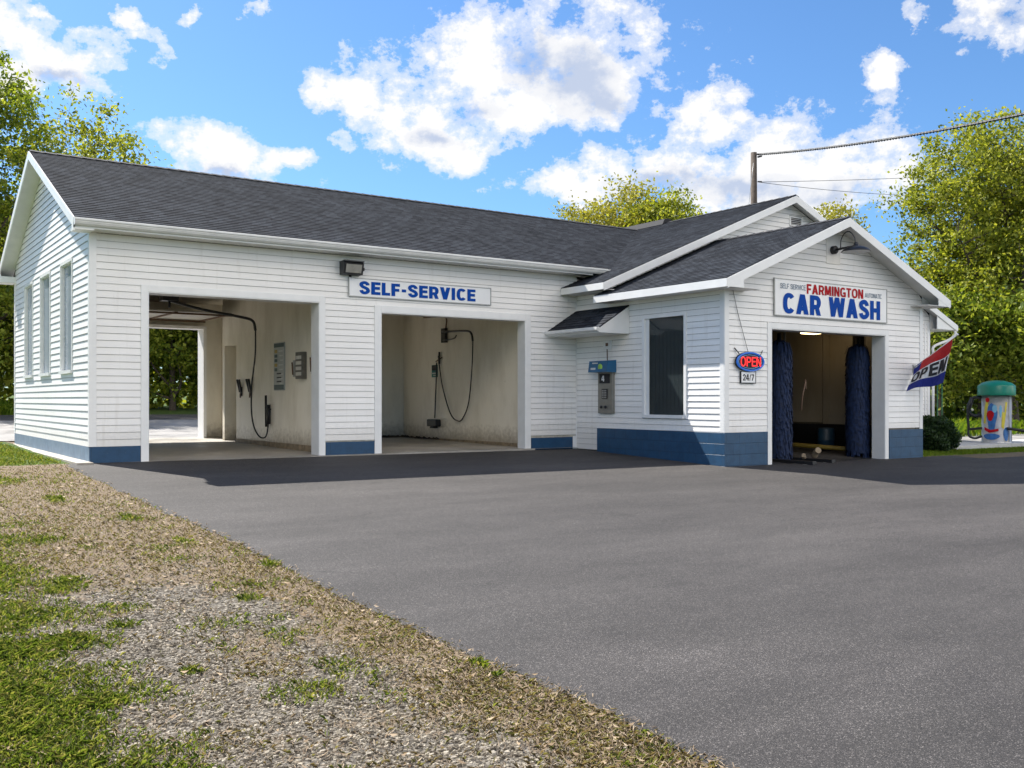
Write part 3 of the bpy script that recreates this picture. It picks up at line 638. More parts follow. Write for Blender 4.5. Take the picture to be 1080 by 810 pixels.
# --- roofs
yv = lambda x: (zwing(x) - 4.70) / .4438 - .45                 # valley y on the front slope of the long roof
xv = lambda y: 11.5 + (zmain(y) - 4.15) / .414
YF, YR, XL = -.45, 10.05, -.36
roof = MB()
nrm = 1 / math.hypot(1, .4438)
Pm = lambda s, t, o: (s, YF + t * nrm - o * .4438 * nrm, zmain(YF) + t * .4438 * nrm + o * nrm)
Ls = (4.8 - YF) / nrm
laps(roof, Pm, lambda t: XL, lambda t: xv(YF + t * nrm) + .05, 0, Ls, .144, .011)
roof.slab([(XL, YF), (12.85, YF), (18.5, 4.8), (XL, 4.8)], lambda x, y: zmain(y) - .004, .05)
roof.slab([(XL, 4.8), (18.5, 4.8), (12.85, YR), (XL, YR)], lambda x, y: zmain(y), .05)
roof.build('main_roof', MT['shx'], B)
wr = MB(); n2 = 1 / math.hypot(1, .414); YG = -1.72
Pwl = lambda s, t, o: (11.5 + t * n2 - o * .414 * n2, s, 4.15 + t * .414 * n2 + o * n2)
def wtop(t):
    x = 11.5 + t * n2
    return -.01 if x < 12.83 else min(yv(x) + .05, 4.8)
laps(wr, Pwl, lambda t: YG, wtop, 0, 7.2 / n2, .144, .011)
wr.slab([(11.5, YG), (18.7, YG), (18.7, 4.8), (12.83, -.4), (12.83, -.01), (11.5, -.01)][:1] + [(18.7, YG), (18.7, 5.1), (12.9, -.38), (12.83, -.01), (11.5, -.01)], lambda x, y: zwing(x) - .004, .05)
wr.slab([(18.7, 4.5), (18.7, YR), (12.85, YR)], lambda x, y: zwing(x), .05)
wr.slab([(18.7, YG), (26.9, YG), (26.9, YR), (18.7, YR)], lambda x, y: zwing(x), .05)
wr.build('wing_roof', MT['shy'], B)
fr = MB(); YFF = -5.73
Pfl = lambda s, t, o: (11.55 + t * n2 - o * .414 * n2, s, 3.85 + t * .414 * n2 + o * n2)
laps(fr, Pfl, lambda t: YFF, lambda t: -1.30 if t < .45 else YB, 0, 4.16 / n2, .144, .011)
fr.slab([(11.55, YFF), (15.71, YFF), (15.71, YB), (XW, YB), (XW, -1.3), (11.55, -1.3)], lambda x, y: zfront(x) - .004, .05)
fr.slab([(15.71, YFF), (19.87, YFF), (19.87, YB), (15.71, YB)], lambda x, y: zfront(x), .05)
fr.build('front_roof', MT['shy'], B)
# ridge caps
def cap(p, q, ax):
    rc = MB()
    p, q = Vector(p), Vector(q); L = (q - p).length; n = int(L / .28); d = (q - p) / n
    for k in range(n):
        a = p + d * k; b = p + d * (k + 1); w = .15; dz = .42 * w
        for sgn in (-1, 1):
            o = Vector((0, sgn * w, -dz)) if ax == 'x' else Vector((sgn * w, 0, -dz))
            rc.face([a + Vector((0, 0, .032)), b + Vector((0, 0, .022)), b + o + Vector((0, 0, .022)), a + o + Vector((0, 0, .032))])
            rc.face([a + Vector((0, 0, .032)), a + o + Vector((0, 0, .032)), a + o, a])
    rc.build('ridge_cap', MT['cap'], B)
cap((XL, 4.8, 7.03), (18.6, 4.8, 7.03), 'x'); cap((18.7, YG, 7.131), (18.7, 10, 7.131), 'y'); cap((15.71, YFF, 5.572), (15.71, YB, 5.572), 'y')
rv = MB(); rv.prism([(18.45, 7.05), (18.95, 7.05), (18.85, 7.24), (18.7, 7.27), (18.55, 7.24)], 'y', 3.55, 8.5); rv.build('ridge_vent', MT['cap'], B)
# fascias, soffits, gutter
ft = MB()
# rake boards of the end gable
for (y0, y1) in ((YF, 4.8), (YR, 4.8)):
    z0, z1 = zmain(YF) - .012, zmain(4.8) - .012
    ft.prism([(y0, z0), (y1, z1), (y1, z1 - .19), (y0, z0 - .19)], 'x', XL - .028, XL - .002)
ft.box(XL, .0, YR - .60, YR + .02, 4.44, 4.60); ft.box(XL - .03, XL, YR - .55, YR + .03, 4.44, 4.66)      # rear box return
ft.box(XL, -.015, YF - .0, -.03, 4.47, 4.50); ft.box(XL - .029, XL - .001, YF, YF + .16, 4.44, 4.60)
ft.box(XL, 12.2, YF - .002, YF + .02, 4.50, 4.66); ft.box(XL, XB, YR - .02, YR + .002, 4.5, 4.66)
ft.build('fascia', MT['trim'], B)
sf = MB(); sf.box(-.014, XW, YF + .02, -.005, 4.505, 4.525); sf.box(XL, -.014, YF + .02, -.0, 4.505, 4.525)
for (y0, y1) in ((YF, 4.8), (YR, 4.8)):
    z0, z1 = zmain(YF) - .07, zmain(4.8) - .07
    sf.prism([(y0, z0), (y1, z1), (y1, z1 - .02), (y0, z0 - .02)], 'x', XL, -.002)
for x in np.arange(XL, 12.5, .3): sf.box(x, x + .012, YF + .03, -.02, 4.497, 4.505)
sf.build('soffit', MT['soffit'], B)
gt = MB(); prof = [(YF - .004, 4.69), (YF - .004, 4.54), (YF - .05, 4.535), (YF - .085, 4.57), (YF - .105, 4.62), (YF - .12, 4.635), (YF - .12, 4.665), (YF - .108, 4.668), (YF - .1, 4.60), (YF - .07, 4.56), (YF - .02, 4.555), (YF - .018, 4.69)]
gt.prism(prof, 'x', XL - .02, 12.72)
gt.box(XL - .024, XL - .02, YF - .12, YF - .004, 4.535, 4.668); gt.box(12.72, 12.724, YF - .12, YF - .004, 4.535, 4.668)
gt.build('gutter', MT['gutter'], B)
# wing fascias
wf2 = MB()
def rake(m, x0, z0, x1, z1, y, h, t=.03): m.prism([(x0, z0), (x1, z1), (x1, z1 - h), (x0, z0 - h)], 'y', y - t, y)
rake(wf2, 11.5, 4.138, 18.7, 7.119, YG - .002, .20); rake(wf2, 26.9, 3.736, 18.7, 7.119, YG - .002, .20)
for (x0, x1, zb, z0_, z1_, y_) in ((XE + .03, 19.868, 3.682, 3.94, 3.75, VC - .01), (XB + .03, 26.898, 3.587, 4.11, 3.65, YB - .01)): wf2.prism([(x0, zb), (x1, zb), (x1, z1_), (x0, z0_)], 'y', y_, y_ + .02)
wf2.prism([(XW - .03, 3.682), (XW - .03, 3.95), (11.56, 3.76), (11.56, 3.682)], 'y', VC - .01, VC + .01)
wf2.prism([(XB - .02, 3.575), (26.9, 3.575), (26.9, 3.62), (XB - .02, 4.06)], 'y', YG + .004, YG + .03)
wf2.box(11.472, 11.498, YG - .03, -.02, 3.97, 4.135); wf2.box(26.9, 26.93, YG - .03, YR, 3.56, 3.72)
wf2.build('fascia', MT['trim'], B)
wf3 = MB()
rake(wf3, 11.55, 3.838, 15.71, 5.56, YFF - .002, .21); rake(wf3, 19.87, 3.838, 15.71, 5.56, YFF - .002, .21)
wf3.box(11.52, 11.548, YFF - .032, -1.30, 3.66, 3.835); wf3.box(19.872, 19.9, YFF - .032, YB, 3.66, 3.835)
for x0, x1 in ((11.55, 12.06), (19.36, 19.87)):                       # eave returns
    wf3.prism([(x0, 3.66), (x1, 3.66), (x1, zfront(x1) - .21), (x0, zfront(x0) - .21)] if x0 < 15 else [(x0, 3.66), (x1, 3.66), (x1, zfront(x1) - .21), (x0, zfront(x0) - .21)], 'y', YFF - .028, YFF - .004)
wf3.build('fascia', MT['trim'], B)
sf = MB()
sf.box(11.50, XW - .016, YG, -.016, 3.975, 3.99); sf.box(11.55, XW - .016, YFF, -1.30, 3.665, 3.68); sf.box(XE + .016, 19.87, YFF, YB, 3.665, 3.68); sf.box(XB + .016, 26.9, YG, YR, 3.57, 3.585)
sf.box(XW - .016, XW + .6, YFF, VC - .016, 3.665, 3.68); sf.box(XE - .5, XE + .016, YFF, VC - .016, 3.665, 3.68)
def rsoff(x0, z0, x1, z1, ya, yb, d=.07): sf.prism([(x0, z0 - d), (x1, z1 - d), (x1, z1 - d - .018), (x0, z0 - d - .018)], 'y', ya, yb)
rsoff(11.55, 3.85, 15.71, 5.572, YFF, VC - .002); rsoff(19.87, 3.85, 15.71, 5.572, YFF, VC - .002)
rsoff(11.5, 4.15, 18.7, 7.131, YG, YB - .002); rsoff(26.9, 3.748, 18.7, 7.131, YG, YB - .002)
sf.build('soffit', MT['soffit'], B)
# frieze boards under the gable rakes
fz = MB()
# downspout at the right
ds = MB(); xd = XB + .10
ds.tube(smooth_path([(26.82, YG + .02, 3.55), (26.80, YG, 3.42), (26.6, YG + .1, 3.25), (25.98, YB - .07, 3.02), (25.92, YB - .07, 2.8)], 5), .045, 8)
ds.tube([(25.92, YB - .07, 2.82), (25.92, YB - .07, -.1)], .045, 8); ds.build('downspout', MT['trim'], B)
# back-wing left return fascia piece between the two roofs; small lean-to awning in the inner corner
aw = MB(); xa = 11.08; ya = -2.10
aw.slab([(xa - .02, ya), (XW - .016, ya), (XW - .016, -.016), (xa - .02, -.016)], lambda x, y: 3.02 + (x - xa) * .60, .03)
Pa = lambda s, t, o: (xa - .02 + t * .857 - o * .51, s, 3.01 + t * .515 + o * .857)
laps(aw, Pa, lambda t: ya - .01, lambda t: -.016, 0, 1.1, .144, .011)
awr = aw.build('awning_roof', MT['shy'], B)
aw = MB(); aw.prism([(xa, 2.87), (XW - .016, 2.87), (XW - .016, 3.56), (xa, 3.0)], 'y', ya, ya + .03)
aw.box(xa - .04, xa, ya, -.016, 2.87, 3.0); aw.box(xa, XW - .016, ya + .03, -.016, 2.87, 2.885)
aw.prism([(xa, 2.885), (xa + .02, 2.885), (xa + .02, 3.0), (xa, 2.98)], 'y', ya + .05, -.02)
awo = aw.build('awning_box', MT['trim'], awr)
aw = MB(); aw.prism([(xa - .041, 2.99), (xa - .12, 3.0), (xa - .12, 2.93), (xa - .09, 2.90), (xa - .041, 2.89)], 'y', ya - .01, -.016); aw.build('awning_gutter', MT['gutter'], awr)

# ------------------------------------------------------------------ lettering
def arc(cx, cy, rx, ry, a0, a1, n=14, p=2.5):
    out = []
    for k in range(n + 1):
        t = R(a0 + (a1 - a0) * k / n); c, q = math.cos(t), math.sin(t)
        out.append((cx + rx * math.copysign(abs(c) ** (2 / p), c), cy + ry * math.copysign(abs(q) ** (2 / p), q)))
    return out
def band(path, tx, ty, closed=False):
    """flat strip along a path; the stroke is tx wide where it runs upright and ty where it runs level"""
    n = len(path); L = []; Q = []
    for i, (x, y) in enumerate(path):
        a = path[(i - 1) % n] if closed or i else path[i]; b = path[(i + 1) % n] if closed or i < n - 1 else path[i]
        dx, dy = b[0] - a[0], b[1] - a[1]; l = math.hypot(dx, dy) or 1; nx, ny = -dy / l, dx / l
        L.append((x + nx * tx / 2, y + ny * ty / 2)); Q.append((x - nx * tx / 2, y - ny * ty / 2))
    m = n if closed else n - 1
    return [[Q[i], Q[(i + 1) % n], L[(i + 1) % n], L[i]] for i in range(m)]
def glyph(ch, t):
    """a heavy grotesque capital in a box one unit high: (width, groups of polygons)"""
    h = t * .80; b = lambda x0, y0, x1, y1: [(x0, y0), (x1, y0), (x1, y1), (x0, y1)]
    para = lambda x0, x1, w_, y0=0, y1=1: [(x0, y0), (x0 + w_, y0), (x1 + w_, y1), (x1, y1)]
    if ch == ' ': return .38, []
    if ch == '-': return .42, [[b(.04, .36, .38, .36 + h)]]
    if ch == 'I': return t + .02, [[b(.01, 0, t + .01, 1)]]
    if ch == 'E': w = .68; return w, [[b(0, 0, t, 1)], [b(t, 0, w, h)], [b(t, .5 - h / 2 + .02, w * .94, .5 + h / 2 + .02)], [b(t, 1 - h, w, 1)]]
    if ch == 'F': w = .64; return w, [[b(0, 0, t, 1)], [b(t, .5 - h / 2 - .02, w * .92, .5 + h / 2 - .02)], [b(t, 1 - h, w, 1)]]
    if ch == 'L': w = .62; return w, [[b(0, 0, t, 1)], [b(t, 0, w, h)]]
    if ch == 'T': w = .72; return w, [[b(0, 1 - h, w, 1)], [b(w / 2 - t / 2, 0, w / 2 + t / 2, 1 - h)]]
    if ch == 'H': w = .78; return w, [[b(0, 0, t, 1)], [b(w - t, 0, w, 1)], [b(t, .5 - h / 2, w - t, .5 + h / 2)]]
    if ch == 'A': w = .86; return w, [[para(0, w / 2 - t * .56, t * 1.1)], [para(w - t * 1.1, w / 2 - t * .54, t * 1.1)], [b(t * .8, .19, w - t * .8, .19 + h * .85)]]
    if ch == 'V': w = .84; return w, [[para(w / 2 - t * .56, 0, t * 1.1)], [para(w / 2 - t * .54, w - t * 1.1, t * 1.1)]]
    if ch == 'W': w = 1.18; q = w / 4; k = t * 1.0; return w, [[para(q * 1.02 - k / 2, 0, k)], [para(q * 1.02 - k / 2, w / 2 - k / 2, k)], [para(w - q * 1.02 - k / 2, w / 2 - k / 2, k)], [para(w - q * 1.02 - k / 2, w - k, k)]]
    if ch == 'M': w = .92; return w, [[b(0, 0, t, 1)], [b(w - t, 0, w, 1)], [para(w / 2 - t / 2, t * .25, t, 0.08, 1)], [para(w / 2 - t / 2, w - t * 1.25, t, .08, 1)]]
    if ch == 'N': w = .78; return w, [[b(0, 0, t, 1)], [b(w - t, 0, w, 1)], [para(w - t * 1.15, 0.0 + t * .15, t, 0, 1)]]
    if ch == 'O': w = .86; return w, [band(arc(w / 2, .5, w / 2 - t / 2, .5 - h / 2 + .01, 0, 348, 29), t, h, True)]
    if ch == 'C': w = .80; return w, [band(arc(w / 2 + .02, .5, w / 2 - t / 2, .5 - h / 2 + .01, 38, 322, 24), t, h)]
    if ch == 'G': w = .84; return w, [band(arc(w / 2, .5, w / 2 - t / 2, .5 - h / 2 + .01, 40, 300, 24), t, h), [b(w - t, 0, w, .52)], [b(w * .52, .52 - h, w - t, .52)]]
    if ch == 'U': w = .78; return w, [band([(t / 2, 1), (t / 2, .4)] + arc(w / 2, .38, w / 2 - t / 2, .38 - h / 2, 180, 360, 12) + [(w - t / 2, .4), (w - t / 2, 1)], t, h)]
    if ch in 'PR':
        w = .76; rb = .5 * (1 - .42); cy = 1 - h / 2 - .235
        bowl = band([(t, 1 - h / 2), (w * .55, 1 - h / 2)] + arc(w * .55, cy, w * .45 - t / 2, .235, 90, -90, 10, 2.2)[1:-1] + [(w * .55, cy - .235), (t, cy - .235)], t, h)
        g = [[b(0, 0, t, 1)], bowl]
        if ch == 'R': g.append([para(w - t * 1.02, w * .42, t * 1.04, 0, cy - .235)])
        return w, g
    if ch == 'S':
        w = .76; x0, x1 = t / 2, w - t / 2
        pts = [(x1 - .01, .70), (x1 - .04, .80), (x1 - .15, 1 - h / 2), (w / 2, 1 - h / 2 + .015), (x0 + .12, 1 - h / 2 - .01), (x0 + .01, .80), (x0 + .01, .68), (x0 + .10, .58), (w / 2, .52), (x1 - .08, .44), (x1 + .0, .34), (x1, .22), (x1 - .12, h / 2 + .01), (w / 2, h / 2 - .015), (x0 + .14, h / 2), (x0 + .03, .20), (x0, .30)]
        return w, [band([(p.x, p.y) for p in smooth_path([(a, c, 0) for a, c in pts], 3)], t * .98, h)]
    if ch == '2':
        w = .68; return w, [band([(p.x, p.y) for p in smooth_path([(a, c, 0) for a, c in [(t / 2, .68), (t / 2 + .03, .82), (w / 2, 1 - h / 2), (w - t / 2, .80), (w - t / 2, .64), (w * .6, .40), (t * .62, h)]], 4)], t, h), [b(0, 0, w, h)]]
    if ch == '4': w = .74; return w, [[b(w * .55, 0, w * .55 + t, 1)], [b(0, .2, w, .2 + h)], [para(0, w * .42, t * .9, .2 + h, 1)]]
    if ch == '7': w = .66; return w, [[b(0, 1 - h, w, 1)], [para(w * .14, w - t, t, 0, 1 - h)]]
    if ch == '/': w = .42; return w, [[para(0, w - t * .7, t * .7)]]
    raise ValueError(ch)
def put_text(name, body, size, mat, M, parent, width=None, bold=0, ext=.004, space=1.0, warp=None, fat=0, height=None, t=.25):
    """letters built from flat strokes; M maps (x right, y up, z out) to the world"""
    x = 0; G = []
    for ch in body:
        w, g = glyph(ch, t); G += [([[(px + x, py) for px, py in poly] for poly in grp]) for grp in g]; x += w + .10 * space
    x -= .10 * space; H = height or size * .72; W = width or x * H; V = []; F = []
    for k, grp in enumerate(G):
        z = ext + (k % 5) * .0007
        for poly in grp:
            b = len(V)
            # finely cut for warped text
            for px, py in poly:
                q = ((px / x - .5) * W, (py - .5) * H, z); V.append(tuple(warp(*q)) if warp else tuple(M @ Vector(q)))
            F.append(list(range(b, b + len(poly))))
    me = bpy.data.meshes.new(name); O = OFF[parent]; me.from_pydata([tuple(Vector(p) - O) for p in V], [], F); me.materials.append(MT[mat]); me.update()
    o = bpy.data.objects.new(name, me); col.objects.link(o); o.parent = parent; OFF[o] = O; return o
def face_front(x, y, z):        # text on a wall facing -y
    return Matrix(((1, 0, 0, x), (0, 0, -1, y), (0, 1, 0, z), (0, 0, 0, 1)))
def face_left(x, y, z):         # text on a wall facing -x
    return Matrix(((0, 0, -1, x), (-1, 0, 0, y), (0, 1, 0, z), (0, 0, 0, 1)))
def framed_sign(name, x0, x1, z0, z1, y, label, cat='sign'):
    s = tag(empty(name, ((x0 + x1) / 2, y, z0)), label, cat)
    m = MB(); m.box(x0, x1, y - .045, y - .014, z0, z1); m.build('sign_board', MT['signw'], s, bevel=.004)
    m = MB(); t = .022
    for q in ((x0 - t, x0, z0 - t, z1 + t), (x1, x1 + t, z0 - t, z1 + t), (x0, x1, z0 - t, z0), (x0, x1, z1, z1 + t)): m.box(q[0], q[1], y - .056, y - .012, q[2], q[3])
    m.build('sign_frame', MT['galv'], s, bevel=.003); return s
s1 = framed_sign('self_service_sign', 5.47, 9.27, 3.60, 3.99, 0, 'long white sign with blue capitals over the middle bay door')
put_text('lettering', 'SELF-SERVICE', .36, 'blue', face_front(7.27, -.047, 3.795), s1, 3.12, ext=.006, height=.29, t=.28)
s2 = framed_sign('car_wash_sign', 13.62, 17.83, 3.20, 4.02, VC, 'large white sign with red and blue capitals over the wash bay entrance')
put_text('lettering', 'CAR WASH', .60, 'blue', face_front(15.72, VC - .047, 3.48), s2, 3.68, ext=.006, height=.47, t=.285, space=.9)
put_text('lettering', 'FARMINGTON', .26, 'red', face_front(15.80, VC - .047, 3.855), s2, 2.14, ext=.006, height=.23, t=.24)
put_text('lettering', 'SELF SERVICE', .135, 'greyt', face_front(14.24, VC - .047, 3.87), s2, .90, ext=.006, height=.115, t=.16)
put_text('lettering', 'AUTOMATIC', .135, 'greyt', face_front(17.28, VC - .047, 3.84), s2, .68, ext=.006, height=.11, t=.16)

# ------------------------------------------------------------------ fixtures on the walls
# flood light above the middle door
F0 = tag(empty('flood_light', (5.5, 0, 4.05)), 'dark box flood light at the left end of the blue lettered sign', 'light')
m = MB(); m.prism([(-.015, 4.35), (-.22, 4.36), (-.27, 4.30), (-.21, 4.06), (-.015, 4.05)], 'x', 5.24, 5.72); m.build('housing', MT['blackm'], F0, bevel=.01)
m = MB(); m.prism([(-.272, 4.275), (-.282, 4.27), (-.232, 4.09), (-.222, 4.095)], 'x', 5.29, 5.67); m.build('lens', MT['lensg'], F0)
m = MB(); m.box(5.24, 5.72, -.30, -.22, 4.335, 4.36); m.tube([(5.5, -.015, 4.2), (5.5, -.015, 4.0)], .03, 8); m.tube([(5.72, -.12, 4.2), (5.79, -.12, 4.2)], .045, 8); m.build('visor', MT['blackm'], F0)
m = MB(); m.tube([(5.48, -.03, 4.06), (5.48, -.03, 3.6)], .012, 6); m.build('cable', MT['black'], F0)
# goose-neck barn lamp in the gable
G0 = tag(empty('gable_lamp', (15.75, VC, 4.85)), 'black gooseneck barn lamp under the front gable peak', 'light')
m = MB(); m.box(15.49, 16.01, VC - .022, VC - .010, 4.52, 5.20); m.build('mounting_board', MT['siding'], G0)
m = MB(); m.lathe([(0, -.13), (.085, -.13), (.10, -.11), (.10, -.022)], (15.72, VC, 4.85), 16, axis='y')
m.tube([(15.72, VC - .12, 4.85), (15.72, VC - .62, 4.87)], .028, 8); m.build('arm', MT['blackm'], G0)
m = MB(); m.tube(smooth_path([(15.72, VC - .25, 4.88), (15.72, VC - .27, 5.08), (15.72, VC - .38, 5.22), (15.72, VC - .52, 5.22), (15.72, VC - .64, 5.08), (15.72, VC - .66, 4.93)], 5), .013, 6); m.build('gooseneck', MT['blackm'], G0)
m = MB(); c0 = (15.72, VC - .68, 4.76)
m.lathe([(.03, .20), (.05, .17), (.055, .12), (.15, .10), (.26, .05), (.33, -.01), (.335, -.03), (.325, -.03), (.25, .035), (.14, .085), (.02, .10)], c0, 28); m.build('lamp_shade', MT['blackm'], G0)
m = MB(); m.lathe([(.32, -.028), (.22, .0), (.0, .01)], c0, 24); m.build('reflector', MT['pale'], G0)
# neon OPEN sign
N0 = tag(empty('neon_open_sign', (12.75, VC, 1.85)), 'oval red neon OPEN sign hanging beside the wash bay entrance', 'sign')
def oval(m, cx, cz, a, b, y0, y1, n=40):
    m.prism([(cx + a * math.cos(2 * math.pi * k / n), cz + b * math.sin(2 * math.pi * k / n)) for k in range(n)], 'y', y0, y1)
m = MB(); oval(m, 12.75, 2.095, .46, .222, VC - .05, VC - .075); m.build('backing', MT['ink'], N0)
m = MB(); m.tube([(12.75 + .43 * math.cos(w), VC - .095, 2.095 + .198 * math.sin(w)) for w in np.linspace(0, 2 * math.pi, 49)], .022, 8); m.build('ring', MT['nblue'], N0)
m = MB(); m.tube([(12.75 + .375 * math.cos(w), VC - .085, 2.095 + .15 * math.sin(w)) for w in np.linspace(0, 2 * math.pi, 49)], .008, 6); m.build('inner_ring', MT['lblue'], N0)
put_text('lettering', 'OPEN', .24, 'neon', face_front(12.75, VC - .092, 2.095), N0, .66, ext=.014, height=.215, t=.18)
m = MB(); m.tube([(12.72, VC - .05, 2.31), (12.40, VC - .03, 3.2), (12.25, VC - .03, 3.68)], .006, 5)
m.tube([(12.42, VC - .06, 2.27), (12.30, VC - .03, 2.40)], .012, 5); m.tube([(13.1, VC - .06, 2.22), (13.22, VC - .03, 2.36)], .01, 5); m.build('wire', MT['black'], N0)
H0 = tag(empty('hours_sign', (12.73, VC, 1.6)), 'small white 24/7 plate under the oval neon sign', 'sign')
m = MB(); m.box(12.50, 12.96, VC - .05, VC - .03, 1.63, 1.865); m.build('plate', MT['signw'], H0)
m = MB()
for q in ((12.48, 12.50, 1.61, 1.88), (12.96, 12.975, 1.61, 1.88), (12.50, 12.96, 1.61, 1.63)): m.box(q[0], q[1], VC - .055, VC - .025, q[2], q[3])
m.build('frame', MT['ink'], H0)
put_text('lettering', '24/7', .20, 'ink', face_front(12.73, VC - .052, 1.745), H0, .36, ext=.004, height=.14, t=.20)
# OPEN flag on an angled pole
FL = tag(empty('open_flag', (19.1, VC, 2.08)), 'striped OPEN flag on a slanted pole at the right corner of the front wall', 'flag')
pb = Vector((19.05, VC + .02, 2.02)); pt = Vector((19.05, -6.45, 2.88))
m = MB(); m.tube([pb, pt], .016, 8); m.lathe([(.0, -.03), (.025, -.02), (.03, 0), (.02, .02), (0, .03)], pt, 10); m.build('flag_pole', MT['trim'], FL)
m = MB(); m.box(18.99, 19.11, VC - .04, VC - .015, 1.93, 2.16); m.tube([pb, pb + (pt - pb) * .12], .03, 8); m.build('bracket', MT['galv'], FL)
def flagP(a, h):               # a 0..1 along the pole, h 0..1 down from it
    top = Vector((19.05, -5.26, 2.10)).lerp(Vector((19.05, -6.33, 2.79)), a); bot = Vector((18.66, -5.29, 1.46)).lerp(Vector((18.86, -6.20, 1.68)), a)
    p = top.lerp(bot, h); p.x += (.05 * math.sin(a * 8 + h * 3) + .025 * math.sin(a * 15 + h * 6)) * min(1, h * 3); p.z += .03 * math.sin(a * 6.0) * h
    return p
def flag_grid(h0, h1, mat, name, a0=0., a1=1.):
    m = MB(); na, nh = 26, 8
    for i in range(na):
        for j in range(nh):
            A = [a0 + (a1 - a0) * (i + d) / na for d in (0, 1)]; H = [h0 + (h1 - h0) * (j + d) / nh for d in (0, 1)]
            m.face([flagP(A[0], H[0]), flagP(A[1], H[0]), flagP(A[1], H[1]), flagP(A[0], H[1])], 0, True)
    o = m.build(name, MT[mat], FL); s = o.modifiers.new('thickness', 'SOLIDIFY'); s.thickness = .004; return o
flag_grid(0, .34, 'fred', 'red_stripe', .20); flag_grid(0, .34, 'navy', 'blue_canton', 0, .20); flag_grid(.34, .74, 'fwhite', 'white_stripe'); flag_grid(.74, 1.0, 'navy', 'blue_stripe')
def fwarp(x, y, z):
    p = flagP(min(max(.5 + x, .01), .99), .54 - y); p.x -= .010 + z; return p
put_text('lettering', 'OPEN', .36, 'ink', None, FL, .93, ext=.004, warp=fwarp, height=.34, t=.26)
# payment terminal
T0 = tag(empty('payment_terminal', (XW, -1.28, .9)), 'tall steel payment terminal with a blue hood and yellow-green dot under the small awning', 'payment terminal')
m = MB(); m.box(XW - .10, XW - .012, -1.56, -1.0, .90, 1.95); m.build('steel_plate', plain('dull_steel_plate', (.26, .25, .22), .45, .5, var=.15, scale=5), T0, bevel=.008)
m = MB(); m.prism([(XW - .012, 2.24), (XW - .30, 2.22), (XW - .34, 1.94), (XW - .012, 1.93)], 'y', -1.62, -.90); m.build('hood', MT['tblue'], T0, bevel=.02)
m = MB(); m.lathe([(.0, -.004), (.085, -.004), (.085, .004), (0, .004)], (0, 0, 0), 20); P_ = [(XW - .325 - z * 1, -1.36 + x, 2.06 + y) for x, y, z in m.v]; m.v = P_; m.build('dot_decal', MT['lime'], T0)
for q in ((XW - .338, XW - .31, -1.18, -1.0, 2.00, 2.05), (XW - .325, XW - .29, -1.25, -1.05, 2.15, 2.18)):
    m = MB(); m.box(*q); m.build('hood_decal', MT['pale'], T0)
m = MB(); m.box(XW - .112, XW - .102, -1.47, -1.07, 1.66, 1.90); m.build('number_panel', MT['ink'], T0)
put_text('lettering', '4', .22, 'signw', face_left(XW - .114, -1.22, 1.78), T0, None, ext=.004, height=.15)
m = MB(); m.box(XW - .125, XW - .102, -1.38, -1.18, 1.27, 1.52); m.build('keypad', MT['blackm'], T0)
m = MB()
for i in range(3):
    for j in range(4): m.box(XW - .132, XW - .126, -1.365 + i * .062, -1.325 + i * .062, 1.29 + j * .055, 1.325 + j * .055)
m.build('key', MT['galv'], T0)
for y in (-1.15, -1.32):
    m = MB(); m.lathe([(0, -.02), (.035, -.02), (.04, .0)] , (0, 0, 0), 14); m.v = [(XW - .115 + z, y + x, 1.06 + yy) for x, yy, z in m.v]; m.build('coin_slot', MT['ink'], T0)
# small plate and cable above it
L0 = tag(empty('outlet_plate', (XW, -1.30, 2.5)), 'small white outlet plate on the siding above the payment terminal', 'outlet')
m = MB(); m.box(XW - .04, XW - .012, -1.45, -1.13, 2.52, 2.74); m.build('plate', MT['jamb'], L0, bevel=.006)
m = MB(); m.box(XW - .05, XW - .038, -1.33, -1.24, 2.60, 2.68); m.tube([(XW - .03, -1.28, 2.53), (XW - .03, -1.29, 2.24)], .012, 6); m.build('cable', MT['rust'], L0)

# ------------------------------------------------------------------ bay equipment
# left bay: ceiling boom with hose, wand holder, menu board, hooks and vending boxes
Q = tag(empty('wash_boom', (2.63, 4.2, 3.7)), 'black ceiling boom with long hose looping down in the left bay', 'wash boom')
m = MB(); m.box(2.45, 2.85, 4.05, 4.35, 3.66, 3.80); m.box(2.58, 2.72, 4.13, 4.27, 3.80, 4.12); m.tube([(2.66, 4.2, 3.7), (2.66, 4.2, 3.50)], .03, 8); m.build('pivot', MT['blackm'], Q)
m = MB(); bpth = smooth_path([(2.65, 4.2, 3.68), (3.4, 4.0, 3.48), (4.3, 3.85, 3.33), (4.62, 3.83, 3.24), (4.70, 3.84, 3.0)], 7); m.tube(bpth, .036, 8); m.build('boom_arm', MT['blackm'], Q)
m = MB(); m.tube(smooth_path([(4.70, 3.84, 3.0), (4.70, 3.86, 2.4), (4.66, 4.0, 1.6), (4.66, 4.02, .95), (4.72, 4.0, .55), (4.85, 3.95, .30), (4.98, 3.88, .30), (5.03, 3.85, .55), (5.03, 3.86, .85)], 8), .020, 7); m.build('hose', MT['black'], Q)
W = tag(empty('spray_wand', (5.05, 3.9, .55)), 'black spray wand standing in its tube holder on the left bay wall', 'spray wand')
m = MB(); m.tube([(5.03, 3.98, .55), (5.03, 4.0, 1.36)], .030, 8); m.build('wand', MT['black'], W)
m = MB(); m.tube([(5.05, 3.86, .62), (5.05, 3.86, 1.12)], .05, 10); m.box(5.03, 5.098, 3.80, 4.02, .98, 1.02); m.build('holder', MT['blackm'], W)
